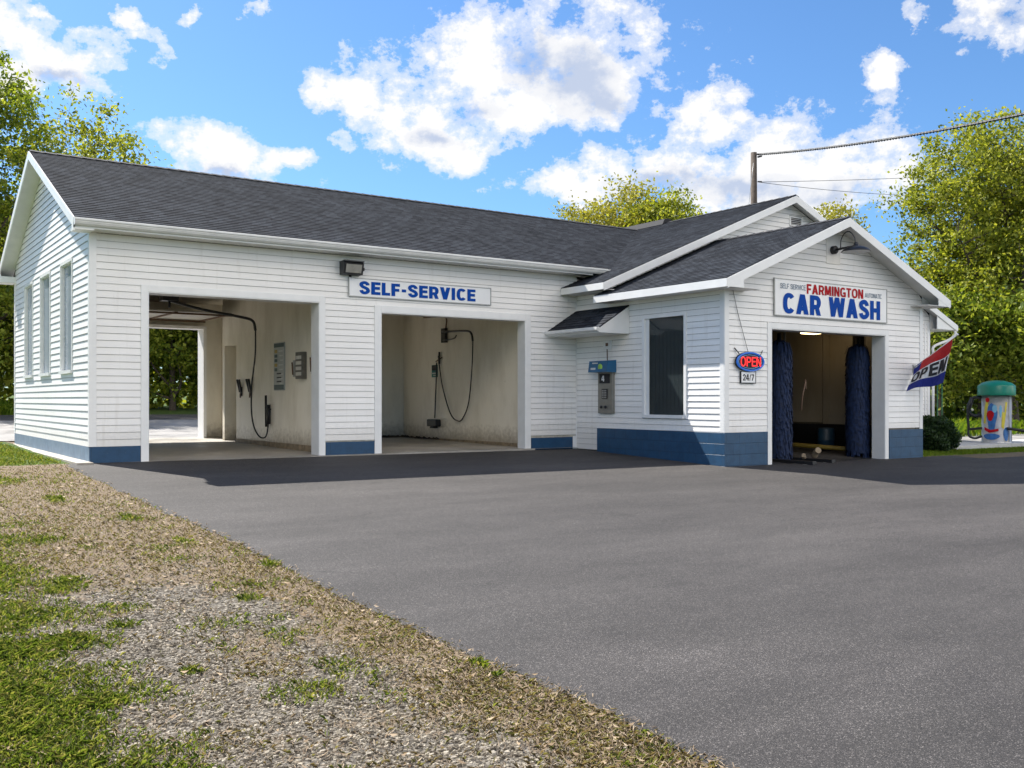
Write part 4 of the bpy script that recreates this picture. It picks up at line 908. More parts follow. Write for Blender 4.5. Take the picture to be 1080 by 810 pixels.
def hook(y, lab):
    h = tag(empty('mat_clip', (5.09, y, 1.6)), lab, 'mat clip', 'mat clips on the left bay wall')
    m = MB(); m.box(5.07, 5.099, y - .07, y + .07, 1.35, 1.60); m.tube([(5.07, y - .05, 1.45), (5.0, y - .09, 1.80)], .03, 6); m.tube([(5.07, y + .05, 1.45), (5.0, y + .09, 1.80)], .03, 6); m.build('clip', MT['blackm'], h)
    m = MB(); m.box(5.05, 5.07, y - .03, y + .03, 1.30, 1.42); m.build('bracket', MT['rust'], h)
hook(6.02, 'dark wall clip next to the recessed doorway in the left bay'); hook(5.28, 'dark wall clip nearest the hanging hose in the left bay')
MN = tag(empty('menu_board', (5.09, 3.2, 1.5)), 'tall narrow menu board of wash settings on the left bay wall', 'sign')
m = MB(); m.box(5.075, 5.099, 2.86, 3.56, 1.48, 2.68); m.build('board', plain('menu_board_grey', (.42, .44, .42), .4, var=.08), MN)
for nm_, z0, z1 in (('header', 2.56, 2.66), ('footer', 1.50, 1.62)):
    m = MB(); m.box(5.070, 5.074, 2.88, 3.54, z0, z1); m.build(nm_, MT['dgreen'], MN)
for k in range(5):
    m = MB(); z = 2.46 - k * .115; m.box(5.070, 5.074, 3.32, 3.50, z - .04, z + .04); m.build('button', MT[('gold', 'dgreen', 'dgreen', 'gold', 'dgreen')[k]], MN)
m = MB()
for k in range(8):
    z = 2.46 - k * .115; m.box(5.070, 5.074, 2.95, 3.22 - .05 * (k % 3), z - .015, z + .015)
m.build('print', MT['pale'], MN)
m = MB()
for z in (1.70, 1.80, 1.90): m.box(5.069, 5.0735, 3.05, 3.35, z - .016, z + .016)
m.build('dark_print', MT['ink'], MN)
V0 = tag(empty('vending_unit', (5.0, 1.75, 1.7)), 'small dark metal dispenser on the left bay wall near its opening', 'dispenser')
m = MB(); m.box(4.98, 5.098, 1.50, 1.92, 1.74, 2.38); m.build('body', plain('dark_dispenser', (.12, .115, .10), .5, .3, var=.3, scale=8), V0, bevel=.01)
m = MB()
for k in range(4): m.box(4.965, 4.979, 1.55, 1.86, 1.82 + k * .13, 1.90 + k * .13)
m.build('slot', MT['steel'], V0)
for (y, z0, z1, lb) in ((2.22, 1.8, 2.2, 'slim grey bracket behind the dark dispenser in the left bay'), (1.12, 1.85, 2.28, 'slim grey bracket nearest the left bay opening')):
    h = tag(empty('wall_bracket', (5.05, y, z0)), lb, 'bracket', 'brackets beside the dispenser')
    m = MB(); m.box(5.06, 5.098, y - .05, y + .05, z0, z1); m.build('plate', MT['galv'], h); m = MB(); m.tube([(5.04, y, z0 + .05), (5.02, y, z1 - .05)], .018, 6); m.build('rod', MT['rust'], h)
# middle bay: swing boom on the right wall, hose, foam brush, gauge box
X2 = 10.70
Q = tag(empty('swing_boom', (X2, 4.55, 3.1)), 'black swing boom with hanging hose loop on the right wall of the middle bay', 'wash boom')
m = MB(); m.box(X2 - .10, X2 - .001, 4.40, 4.62, 2.92, 3.34); m.build('pivot', MT['blackm'], Q)
m = MB(); m.tube(smooth_path([(X2 - .1, 4.55, 3.24), (X2 - .22, 3.6, 3.20), (X2 - .3, 2.8, 3.15), (X2 - .32, 2.58, 3.05), (X2 - .32, 2.52, 2.86)], 6), .03, 8); m.build('boom_arm', MT['blackm'], Q)
m = MB(); m.tube(smooth_path([(X2 - .1, 4.5, 2.98), (X2 - .16, 3.8, 3.0), (X2 - .19, 3.6, 3.08)], 4), .02, 6); m.build('brace', MT['blackm'], Q)
m = MB(); m.tube(smooth_path([(X2 - .06, 4.4, 3.34), (X2 - .06, 4.38, 3.62), (X2 - .1, 4.6, 3.68), (X2 - .3, 5.3, 3.7)], 5), .022, 6); m.build('supply_pipe', MT['rust'], Q)
m = MB(); m.tube(smooth_path([(X2 - .32, 2.52, 2.86), (X2 - .28, 2.62, 2.2), (X2 - .18, 2.95, 1.2), (X2 - .1, 3.4, .72), (X2 - .08, 3.72, .64), (X2 - .06, 4.15, .85), (X2 - .05, 4.6, 1.6), (X2 - .05, 4.82, 2.35), (X2 - .05, 4.86, 2.55)], 8), .018, 7); m.build('hose', MT['black'], Q)
Q = tag(empty('foam_brush', (X2, 5.0, .5)), 'long-handled black foam brush hanging on the right wall of the middle bay', 'brush')
m = MB(); m.tube(smooth_path([(X2 - .06, 5.05, .7), (X2 - .06, 4.98, 1.6), (X2 - .06, 4.94, 2.35)], 4), .02, 6); m.build('handle', MT['blackm'], Q)
m = MB(); m.box(X2 - .20, X2 - .02, 4.75, 5.30, .45, .66); m.box(X2 - .22, X2 - .06, 4.85, 5.1, .40, .45); m.build('brush_head', MT['black'], Q, bevel=.03)
Q = tag(empty('wand_hook', (X2, 4.82, 2.4)), 'dark hook holding the hose high on the middle bay wall', 'hook')
m = MB(); m.tube([(X2 - .04, 4.82, 2.30), (X2 - .05, 4.80, 2.66)], .03, 7); m.build('wand_tip', MT['blackm'], Q)
m = MB(); m.tube(smooth_path([(X2 - .01, 4.7, 2.5), (X2 - .06, 4.86, 2.42), (X2 - .04, 5.02, 2.38)], 4), .018, 6); m.build('hook_rod', MT['rust'], Q)
Q = tag(empty('instruction_plate', (X2, 5.1, 1.95)), 'small green and black instruction plate on the middle bay wall', 'sign')
m = MB(); m.box(X2 - .02, X2 - .001, 4.98, 5.30, 1.92, 2.28); m.build('plate', MT['teal'], Q)
m = MB(); m.box(X2 - .024, X2 - .02, 5.0, 5.28, 2.12, 2.27); m.build('header', MT['ink'], Q)
m = MB(); m.box(X2 - .024, X2 - .02, 5.02, 5.26, 2.02, 2.05); m.box(X2 - .024, X2 - .02, 5.02, 5.2, 1.96, 1.985); m.build('print', MT['pale'], Q)
Q = tag(empty('strip_light', (8.0, 3.2, 3.9)), 'bare strip light on the ceiling of the middle bay', 'light')
m = MB(); m.box(7.1, 8.3, 3.05, 3.25, 4.02, 4.119); m.build('housing', MT['trim'], Q)
m = MB(); m.tube([(7.15, 3.15, 3.99), (8.25, 3.15, 3.99)], .03, 8); m.build('tube', MT['lensg'], Q)
Q = tag(empty('debris_pile', (10.2, 6.8, .08)), 'low pile of dark dirt along the back corner of the middle bay', 'dirt', kind='stuff')
dm = MB()
for k in range(160):
    t = random.random(); x = 9.75 + .9 * random.random() if t < .6 else 10.6 - .12 * random.random(); y = 7.05 - .25 * random.random() if t < .6 else 4.6 + 2.4 * random.random() ** .6
    r = .02 + .06 * random.random(); z = .075 + .006 * y / 7
    a = random.random() * 3; pts = [(x + r * math.cos(a + q * 1.57) * 1.5, y + r * math.sin(a + q * 1.57), z) for q in range(4)]
    for q in range(4): dm.face([pts[q], pts[(q + 1) % 4], (x, y, z + r * .9)])
dm.build('dirt', plain('dark_dirt', (.035, .025, .018), .95, var=.3), Q)
Q['kind'] = 'stuff'

# wash bay machine: two vertical brushes, gantry, tracks
def brush(name, cx, cy, z0, z1, r, lab):
    q = tag(empty(name, (cx, cy, z0)), lab, 'wash brush', 'vertical wash brushes in the wash bay')
    m = MB(); m.tube([(cx, cy, z0 - .05), (cx, cy, z1 + .15)], .05, 10); m.build('axle', MT['blackm'], q)
    m = MB(); N = 3200
    for k in range(N):
        z = z0 + (z1 - z0) * random.random(); a = random.random() * 6.283; rr = r * (.80 + .20 * random.random())
        dz = -.25 - .3 * random.random(); w = .020
        ca, sa = math.cos(a), math.sin(a); tx, ty = -sa * w, ca * w
        p0 = (cx + ca * .06, cy + sa * .06, z); p1 = (cx + ca * rr * .75, cy + sa * rr * .75, z + dz * .2); p2 = (cx + ca * rr, cy + sa * rr, z + dz)
        m.face([(p0[0] - tx * .4, p0[1] - ty * .4, p0[2]), (p0[0] + tx * .4, p0[1] + ty * .4, p0[2]), (p1[0] + tx, p1[1] + ty, p1[2]), (p1[0] - tx, p1[1] - ty, p1[2])])
        m.face([(p1[0] - tx, p1[1] - ty, p1[2]), (p1[0] + tx, p1[1] + ty, p1[2]), (p2[0] + tx, p2[1] + ty, p2[2]), (p2[0] - tx, p2[1] - ty, p2[2])])
    m.build('bristles', MT['brush'], q); return q
brush('wash_brush', 14.92, -4.30, .18, 2.72, .34, 'dark blue vertical wash brush at the left side of the wash bay entrance')
brush('wash_brush', 17.80, -4.45, .18, 2.70, .33, 'dark blue vertical wash brush at the right side of the wash bay entrance')
Q = tag(empty('wash_gantry', (16, -4.2, -.2)), 'dark steel gantry frame spanning the wash bay', 'gantry')
for xx in (14.2, 18.2):
    m = MB(); m.box(xx, xx + .15, -4.25, -4.0, -.2, 3.15); m.build('upright', MT['blackm'], Q)
m = MB(); m.box(14.35, 18.2, -4.22, -4.02, 2.98, 3.15); m.build('crossbeam', MT['blackm'], Q)
m = MB(); m.tube([(15.6, -3.9, -.1), (15.6, -3.9, 3.0)], .03, 8); m.build('riser_pipe', MT['galv'], Q)
m = MB(); m.tube(smooth_path([(15.30, -4.66, 1.0), (15.25, -4.74, 1.35), (15.35, -4.74, 1.65), (15.45, -4.66, 1.72), (15.5, -4.64, 1.5)], 6), .022, 6); m.build('hose', MT['rust'], Q)
def rail(y0, y1, x, lab):
    q = tag(empty('guide_rail', (x, y0, -.28)), lab, 'rail', 'guide rails on the wash bay floor')
    m = MB(); m.box(x, x + .14, y0, y1, -.255 + (0), -.17); m.build('bar', MT['blackm'], q, bevel=.01)
    m = MB()
    for k in range(4):
        y = y0 + .2 + k * (y1 - y0 - .4) / 3; m.box(x - .06, x + .2, y - .05, y + .05, -.27, -.245)
    m.build('foot', MT['galv'], q)
rail(-5.75, -3.2, 14.35, 'left black guide rail running out of the wash bay'); rail(-5.55, -3.0, 15.3, 'right black guide rail running into the wash bay')
Q = tag(empty('yellow_rail', (16.9, -4.6, -.2)), 'long dull yellow tyre guide along the wash bay floor', 'rail')
m = MB(); m.tube([(18.1, -4.75, -.08), (18.1, 1.5, .06)], .06, 8); m.build('pipe', MT['ybar'], Q)
m = MB()
for y in (-4.5, -3, -1.5, 0): m.box(18.06, 18.14, y, y + .08, -.3, -.1)
m.build('post', MT['blackm'], Q)
for (x, y, rz, lb) in ((15.0, -4.98, .6, 'small tan foam scrap at the foot of the left wash brush'), (15.62, -4.85, 1.1, 'larger tan foam roller lying on the wash bay floor')):
    L = .14 if x < 15.5 else .24; m = MB(); dx, dy = L * math.cos(rz), L * math.sin(rz)
    m.tube(smooth_path([(x - dx / 2, y - dy / 2, .02 if L > .2 else -.08), (x, y, -.03 if L > .2 else -.1), (x + dx / 2, y + dy / 2, -.14)], 4), [.05 if L < .2 else .075] * 9, 10)
    o = m.build('foam_roller', MT['foam'], None, (x, y, -.2)); tag(o, lb, 'foam roller')
Q = tag(empty('drum', (18.75, -2.6, -.2)), 'dark blue plastic drum by the far wall of the wash bay', 'drum')
m = MB(); m.lathe([(0, .0), (.22, 0), (.23, .05), (.23, .25), (.245, .27), (.23, .29), (.23, .55), (.2, .60), (0, .60)], (18.72, -2.75, -.14), 20); m.build('shell', plain('dark_drum_blue', (.006, .03, .06), .5), Q)
Q = tag(empty('bay_light', (17.9, -2.9, 3.1)), 'small warm lit bulkhead light inside the wash bay', 'light')
m = MB(); m.box(17.75, 18.15, -3.0, -2.7, 3.20, 3.42); m.build('housing', MT['galv'], Q)
m = MB(); m.box(17.70, 18.20, -3.02, -2.68, 3.05, 3.195); m.build('lens', MT['lamp'], Q, bevel=.02)

# ------------------------------------------------------------------ right side: vacuum station, shrub, kerb
VX, VY, VZ = 26.4, -3.36, -.12
Kb = MB(); Kb.box(23.2, 34, -3.95, -2.55, -.5, VZ); tag(Kb.build('kerb_island', MT['curb'], bevel=.02), kind='structure')
VV_ = tag(empty('vacuum_station', (VX, VY, VZ)), 'round steel vacuum station with green domed top and colourful decals', 'vacuum station')
m = MB(); m.lathe([(0, 0), (.46, 0), (.46, .03), (.43, .035), (.43, 1.52), (0, 1.52)], (VX, VY, VZ), 40); m.build('drum', MT['steel'], VV_)
m = MB(); m.lathe([(.43, 1.50), (.555, 1.50), (.56, 1.53), (.555, 1.78), (.54, 1.82), (.42, 1.91), (.22, 1.97), (0, 1.985)], (VX, VY, VZ), 40); m.build('dome', MT['dome'], VV_)
ang0 = math.atan2(CV - VY, CU - VX)
def decal(name, mat, pts, r=.434):
    """pts: (arc position in metres to the right of the middle as one faces the drum, height)"""
    m = MB(); c = (sum(p[0] for p in pts) / len(pts), sum(p[1] for p in pts) / len(pts))
    def W(s, h, rr): a = ang0 + s / .43; return (VX + rr * math.cos(a), VY + rr * math.sin(a), VZ + h)
    K = []
    for i in range(len(pts)):
        a, b = pts[i], pts[(i + 1) % len(pts)]
        for t in np.linspace(0, 1, 4)[:-1]: K.append((a[0] + (b[0] - a[0]) * t, a[1] + (b[1] - a[1]) * t))
    n = 5
    for i in range(len(K)):
        a, b = K[i], K[(i + 1) % len(K)]
        for q in range(n):
            f0, f1 = q / n, (q + 1) / n
            L = lambda p, f: (c[0] + (p[0] - c[0]) * f, c[1] + (p[1] - c[1]) * f)
            m.face([W(*L(a, f0), r), W(*L(b, f0), r), W(*L(b, f1), r), W(*L(a, f1), r)])
    m.build(name, MT[mat], VV_)
def ell(cx, cz, a, b, w=0, n=12):
    return [(cx + a * math.cos(t) * (1 + w * math.sin(3 * t)), cz + b * math.sin(t)) for t in np.linspace(0, 2 * math.pi, n, endpoint=False)]
decal('blue_decal', 'dblue', ell(-.14, .80, .16, .46, .22, 16)); decal('blue_decal', 'dblue', ell(.30, .28, .10, .22, .1), .4345); decal('blue_decal', 'dblue', ell(-.16, .20, .26, .10, .1), .4355)
decal('yellow_decal', 'yellow', [(-.42, .62), (-.34, .60), (-.22, 1.36), (-.30, 1.42), (-.38, 1.1)], .4365); decal('yellow_decal', 'yellow', [(.14, .50), (.22, .44), (.34, 1.28), (.27, 1.30), (.24, .95), (.17, 1.0)], .4365)
decal('red_decal', 'red', ell(-.18, .86, .11, .17, .2), .4375); decal('red_decal', 'red', [(-.38, .40), (-.2, .32), (.06, .38), (.06, .46), (-.16, .41), (-.38, .50)], .4385); decal('red_decal', 'red', ell(-.27, 1.36, .07, .08), .4395)
decal('pale_blue_decal', 'lblue', ell(-.05, 1.08, .07, .13), .4375); decal('pale_blue_decal', 'lblue', ell(.12, 1.0, .04, .2, .2), .4355)
m = MB()
for a in (.42, .66):
    s = ang0 + (a) / .43; m.tube([(VX + .437 * math.cos(s), VY + .437 * math.sin(s), VZ + .04), (VX + .437 * math.cos(s), VY + .437 * math.sin(s), VZ + 1.49)], .010, 6)
m.build('door_seam', MT['galv'], VV_)
rt = Vector((math.cos(CA), -math.sin(CA), 0)); rt = Vector((math.sin(ang0), -math.cos(ang0), 0)) * -1
def vp(r, z, f=0): p = Vector((VX, VY, VZ + z)) + rt * r + Vector((math.cos(ang0), math.sin(ang0), 0)) * f; return p
m = MB(); m.tube(smooth_path([vp(-.42, 1.44), vp(-.66, 1.42), vp(-.80, 1.2), vp(-.78, .95), vp(-.62, .85), vp(-.42, .88)], 7), .05, 8); m.build('hose_loop', MT['black'], VV_)
m = MB(); m.tube(smooth_path([vp(-.70, 1.36, .05), vp(-.82, 1.0, .05), vp(-.80, .5, .05), vp(-.74, .42, .05), vp(-.42, .46, .1)], 6), .04, 8); m.tube(smooth_path([vp(-.80, .55, .02), vp(-.80, .22, .05), vp(-.62, .13, .1), vp(-.40, .2, .1)], 6), .035, 8); m.build('hose', MT['black'], VV_)
m = MB(); m.tube(smooth_path([vp(.30, .46, .33), vp(.6, .42, .3), vp(.95, .38, .2), vp(1.3, .52, .1), vp(1.7, .66, 0), vp(2.0, .40, 0), vp(2.1, .04, 0)], 7), .045, 8); m.build('long_hose', MT['black'], VV_)
m = MB(); m.tube([vp(-.70, 1.44, .03), vp(-.78, 1.05, .06)], [.07, .045], 8); m.build('nozzle', MT['blackm'], VV_)

# ------------------------------------------------------------------ vegetation
def quads_obj(name, P, mat, parent=None, off=(0, 0, 0), smooth=False):
    """P: (n,k,3) faces"""
    n, k = P.shape[:2]; me = bpy.data.meshes.new(name); V = (P.reshape(-1, 3) - np.array(off)).astype(np.float32)
    me.vertices.add(n * k); me.vertices.foreach_set('co', V.reshape(-1)); me.loops.add(n * k); me.loops.foreach_set('vertex_index', np.arange(n * k, dtype=np.int32))
    me.polygons.add(n); me.polygons.foreach_set('loop_start', np.arange(0, n * k, k, dtype=np.int32)); me.polygons.foreach_set('loop_total', np.full(n, k, dtype=np.int32))
    me.materials.append(mat); me.update(); me.validate()
    o = bpy.data.objects.new(name, me); col.objects.link(o)
    if parent is not None: o.parent = parent
    else: o.location = off
    return o
def leaf_quads(C, size, flat=.0):
    """C (n,3) centres -> rhombic leaves with random orientation"""
    n = len(C); a = rng.normal(size=(n, 3)); a /= np.linalg.norm(a, axis=1)[:, None]
    b = rng.normal(size=(n, 3)); b[:, 2] *= (1 - flat); b -= (b * a).sum(1)[:, None] * a; b /= np.linalg.norm(b, axis=1)[:, None]
    s = (size * rng.uniform(.6, 1.35, n))[:, None]
    return np.stack([C - a * s * .62, C + b * s * .34 - a * s * .1, C + a * s * .62, C - b * s * .34 + a * s * .05], 1)
def tree(name, base, h, crown, leaf, label, cat='tree', group='trees around the lot', clusters=160, per=70, lsize=.16, tr=.2, limbs=9, sig=.42, trunk_h=None, shell=.55, sparse_top=0):
    lsize *= .80; per = int(per * 1.5)
    """crown: list of ellipsoids (dx, dy, zc, rx, ry, rz) relative to the base"""
    base = Vector(base); t = tag(empty(name, base), label, cat, group)
    bx = np.array(base)
    pts = []; wts = np.array([c[3] * c[4] * c[5] for c in crown]) ** .7; wts /= wts.sum()
    while len(pts) < clusters:
        c = crown[rng.choice(len(crown), p=wts)]; d = rng.normal(size=3); d /= np.linalg.norm(d)
        r = (shell + (1 - shell) * rng.random()) ** 1 if rng.random() < .75 else rng.random()
        r *= .86 + .22 * rng.random()
        pts.append(bx + np.array(c[:3]) + d * r * np.array(c[3:]))
    pts = np.array(pts)
    cc = np.average(pts, axis=0); top = pts[:, 2].max(); low = pts[:, 2].min()
    th = trunk_h if trunk_h is not None else max(1.2, (low - base.z) * .9 + .15 * h)
    tk = MB(); lead = [Vector(base) - Vector((0, 0, .3))]; n = 7
    for k in range(1, n + 1):
        f = k / n; z = base.z + (top - base.z) * .86 * f
        lead.append(Vector((base.x + (cc[0] - base.x) * f ** 1.5 + rng.normal() * .04 * h * .2 * f, base.y + (cc[1] - base.y) * f ** 1.5 + rng.normal() * .04 * h * .2 * f, z)))
    rad = [tr * 1.25] + [tr * (1 - .93 * k / n) + .012 for k in range(1, n + 1)]
    LP = smooth_path(lead, 5); m = len(LP); LR = [np.interp(i / (m - 1) * n, range(n + 1), rad) for i in range(m)]
    tk.tube(LP, LR, 9)
    # limbs towards spread-out crown points
    seeds = []; cand = pts[rng.permutation(len(pts))]
    for p in cand:
        if len(seeds) >= limbs: break
        if all(np.linalg.norm(p - q) > h * .16 for q in seeds): seeds.append(p)
    nodes = [(np.array(p), r) for p, r in zip(LP, LR) if p.z > base.z + th]
    for q in seeds:
        hd = math.hypot(q[0] - base.x, q[1] - base.y); z0 = max(base.z + th, q[2] - hd * 1.0 - .6); i = min(range(m), key=lambda k: abs(LP[k].z - z0)); a = LP[i]; ra = LR[i] * .55
        mid = a.lerp(Vector(q), .5) + Vector((rng.normal() * .2, rng.normal() * .2, -.08 * hd))
        path = smooth_path([a, mid, Vector(q)], 7); rr = [ra * (1 - .85 * k / (len(path) - 1)) + .008 for k in range(len(path))]
        tk.tube(path, rr, 6)
        nodes += [(np.array(p), r) for p, r in zip(path[3:], rr[3:])]
    NP = np.array([x[0] for x in nodes]); NR = np.array([x[1] for x in nodes])
    for q in pts:
        d = np.linalg.norm(NP - q, axis=1) + np.clip(NP[:, 2] - q[2] + .2, 0, 9) * 1.2; i = int(d.argmin()); a = Vector(NP[i]); b = Vector(q)
        if (a - b).length < .15: continue
        mid = a.lerp(b, .5) + Vector(rng.normal(size=3) * .10 * (b - a).length)
        r0 = min(NR[i] * .6, .012 + .012 * (b - a).length); tk.tube([a, mid, b + (b - mid) * .25], [r0, r0 * .65, .006], 4, cap=False)
    tk.build('trunk', MT['bark'], t)
    cnt = rng.integers(int(per * .4), int(per * 1.5), len(pts)); idx = np.repeat(np.arange(len(pts)), cnt)
    off = rng.normal(size=(len(idx), 3)) * sig * np.array([1, 1, .65]); off *= (.6 + .8 * rng.random(len(pts)))[idx][:, None]
    C = pts[idx] + off; C = C[C[:, 2] > base.z + .05]
    quads_obj('crown', leaf_quads(C, lsize), MT[leaf], t, base)
    return t
def at(px, t):                      # ground point at a bearing and range from the lot entrance
    k = (px - 540) / CF; u = CU + t * (k * math.cos(CA) + math.sin(CA)); v = CV + t * (-k * math.sin(CA) + math.cos(CA)); return (u, v, gz(u, v))
# big maple at the right
b_ = at(1062, 50); tree('maple_tree', b_, 16, [(.3, 0, 10.9, 6.1, 6.1, 5.3), (-.2, 0, 6.6, 5.4, 5.4, 3.4)], 'leafA', 'huge yellow-green maple towering at the right edge with many upright limbs', clusters=900, per=74, lsize=.205, tr=.5, limbs=36, sig=.37, trunk_h=2.6, shell=.45)
# right-hand lower trees
for (px, t, h, r, leaf, lab) in ((992, 47, 7.0, 2.5, 'leafB', 'mid-green young tree directly behind the striped OPEN flag'), (1034, 52, 6.5, 2.8, 'leafC', 'dark green low tree directly behind the green-domed vacuum'),
                                 (1088, 46, 7.0, 2.8, 'leafB', 'bright green low tree at the far right edge below the maple'), (1010, 60, 9, 3.6, 'leafC', 'shaded tree deep behind the flag and the vacuum'), (1075, 62, 9, 3.6, 'leafC', 'shaded tree at the back beneath the big maple'), (1135, 56, 9, 4, 'leafB', 'leafy tree just past the right edge beside the maple')):
    tree('broadleaf_tree', at(px, t), h, [(0, 0, h * .58, r, r, h * .42)], leaf, lab, clusters=150, per=80, lsize=.24, tr=.14, limbs=9, sig=.5, trunk_h=.8, shell=.3)
# small airy tree between the gables and the maple
tree('slender_tree', at(882, 58), 12, [(0, 0, 10.2, 1.5, 1.5, 3.0)], 'leafD', 'thin airy tree with bare twigs rising behind the two gables', clusters=85, per=32, lsize=.22, tr=.16, limbs=10, sig=.38, trunk_h=5)
# trees over the ridge in the middle
tree('oak_tree', at(668, 64), 14, [(0, 0, 12.2, 2.7, 2.7, 2.9)], 'leafD', 'olive spring tree with visible limbs above the middle of the roof ridge', clusters=130, per=42, lsize=.24, tr=.2, limbs=12, sig=.45, trunk_h=5)
tree('oak_tree', at(622, 66), 13, [(-.3, 0, 11.6, 3.1, 3, 2.6)], 'leafD', 'round olive spring tree left of its taller neighbour above the ridge', clusters=130, per=42, lsize=.24, tr=.2, limbs=11, sig=.45, trunk_h=5)
tree('oak_tree', at(704, 62), 13, [(0, 0, 11.7, 2.4, 2.4, 2.4)], 'leafA', 'small yellow-green treetop at the right above the meeting roof ridges', clusters=110, per=45, lsize=.24, tr=.2, limbs=10, sig=.45, trunk_h=5)
# left: two big trees over the end gable
tree('maple_tree', at(-35, 46), 18, [(0, 0, 12.5, 4.3, 4.3, 5.2), (.5, 0, 6, 4.2, 4.2, 4.5)], 'leafB', 'tall green maple at the left edge behind the gable end', clusters=380, per=75, lsize=.23, tr=.34, limbs=20, sig=.45, trunk_h=3)
tree('maple_tree', at(92, 50), 16, [(0, 0, 11.8, 3.6, 3.6, 4.2), (2.5, -1.2, 9.8, 2.6, 2.6, 2.0), (0, 0, 8, 4.2, 4.2, 3.5)], 'leafA', 'spreading yellow-green maple rising behind the left end of the roof', clusters=300, per=55, lsize=.22, tr=.32, limbs=20, sig=.40, trunk_h=4)
# woodland edge beyond the rear road
WL = {-100: 'woodland tree beyond the rear road furthest to the left', -52: 'woodland tree beyond the rear road second from the left', -8: 'woodland tree beyond the rear road just left of the end wall', 105: 'woodland tree standing straight behind the windowed end bay',
      140: 'woodland tree seen at the left through the rear opening of the left bay', 182: 'woodland tree seen in the middle through the rear opening of the left bay',
      226: 'woodland tree seen at the right through the rear opening of the left bay', 270: 'woodland tree standing behind the wall between the two bays'}
for k, px in enumerate(WL):
    t = 50 + 6 * rng.random(); leaf = ('leafA', 'leafB')[k % 2]; h = 9 + 3 * rng.random()
    tree('woodland_tree', at(px, t), h, [(0, 0, h * .50, 2.6, 2.6, h * .48)], leaf, WL[px], group='woodland trees beyond the rear road', clusters=120, per=60, lsize=.25, tr=.16, limbs=9, sig=.5, trunk_h=.6, shell=.25)
def mass(name, n, fn, size, mat, lab, cat):
    C = fn(n); o = quads_obj(name, leaf_quads(C, size), MT[mat]); tag(o, lab, cat, kind='stuff')
def und(n):
    u = rng.uniform(-40, 20, n); v = 37 + rng.uniform(0, 5, n) + (fbm(u * .3, u * 0) - .5) * 5; hgt = (5 + 6 * fbm(u * .35 + 3, v * .35)) * np.clip((v - 33) / 4, .3, 1.3)
    z = gza(u, v) + hgt * rng.random(n) ** .8; return np.stack([u, v, z], 1)
mass('undergrowth', 60000, und, .40, 'leafA', 'mass of dark green undergrowth filling the wood behind the building', 'undergrowth')
def und2(n):
    u = rng.uniform(36, 80, n); v = 14 + rng.uniform(0, 8, n) + (u - 40) * -.45; hgt = 2.5 + 8 * fbm(u * .3 + 3, v * .3)
    z = gza(u, v) + hgt * rng.random(n) ** .8; return np.stack([u, v, z], 1)
mass('undergrowth', 34000, und2, .40, 'leafC', 'mass of dark green undergrowth behind the trees at the right', 'undergrowth')
# clipped evergreen shrub by the corner
SH = tag(empty('evergreen_shrub', (22.3, -3.75, -.25)), 'low rounded dark evergreen shrub at the right corner of the building', 'shrub')
d = rng.normal(size=(9000, 3)); d /= np.linalg.norm(d, axis=1)[:, None]; r = (.55 + .45 * rng.random(9000) ** .5) * (.92 + .16 * np.sin(d[:, 0] * 6 + d[:, 2] * 5))
C = np.array([22.3, -3.75, .20]) + d * r[:, None] * np.array([.72, .72, .62]); C = C[C[:, 2] > -.28]
quads_obj('foliage', leaf_quads(C, .075), MT['yew'], SH, (22.3, -3.75, -.25))
m = MB()
for k in range(7): a = k * .9; m.tube([(22.3, -3.75, -.3), (22.3 + .2 * math.cos(a), -3.75 + .2 * math.sin(a), .0), (22.3 + .45 * math.cos(a), -3.75 + .45 * math.sin(a), .35)], [.03, .02, .008], 5)
m.build('stem', MT['bark'], SH)
# thin green stake behind the shrub
Q = tag(empty('garden_stake', (24.6, -2.6, -.2)), 'thin green metal stake standing behind the dark shrub', 'stake')
m = MB(); m.tube([(24.6, -2.45, -.2), (24.6, -2.45, 1.75)], .022, 6); m.tube([(24.85, -2.45, -.2), (24.85, -2.45, 1.75)], .022, 6); m.build('rod', plain('green_paint', (.02, .13, .05), .5), Q)

def blades(U, V, H, lean, w, curl=.5):
    n = len(U); Z = gza(U, V) + (fbm(U * 1.3, V * 1.3) - .5) * .07 * ((U > -6) & (U < -.6)); a = rng.uniform(0, 6.283, n); dx, dy = np.cos(a), np.sin(a); px, py = -dy * w, dx * w
    B0 = np.stack([U - px, V - py, Z - .005], 1); B1 = np.stack([U + px, V + py, Z - .005], 1)
    l1 = lean * H * .35; l2 = lean * H
    M0 = np.stack([U + dx * l1 - px * .8, V + dy * l1 - py * .8, Z + H * .6], 1); M1 = np.stack([U + dx * l1 + px * .8, V + dy * l1 + py * .8, Z + H * .6], 1)
    T = np.stack([U + dx * l2, V + dy * l2, Z + H * (1 - curl * lean * .4)], 1)
    n_ = len(U); verts = np.stack([B0, B1, M1, T, M0], 1); return verts
def scatter(n, rmin, rmax, a0, a1, p=1.0):
    """dense near the verge's viewing end, thinning with distance"""
    r = rmin * (rmax / rmin) ** (rng.random(n) ** p); th = rng.uniform(a0, a1, n)
    return CU + r * np.sin(th), CV + r * np.cos(th), r
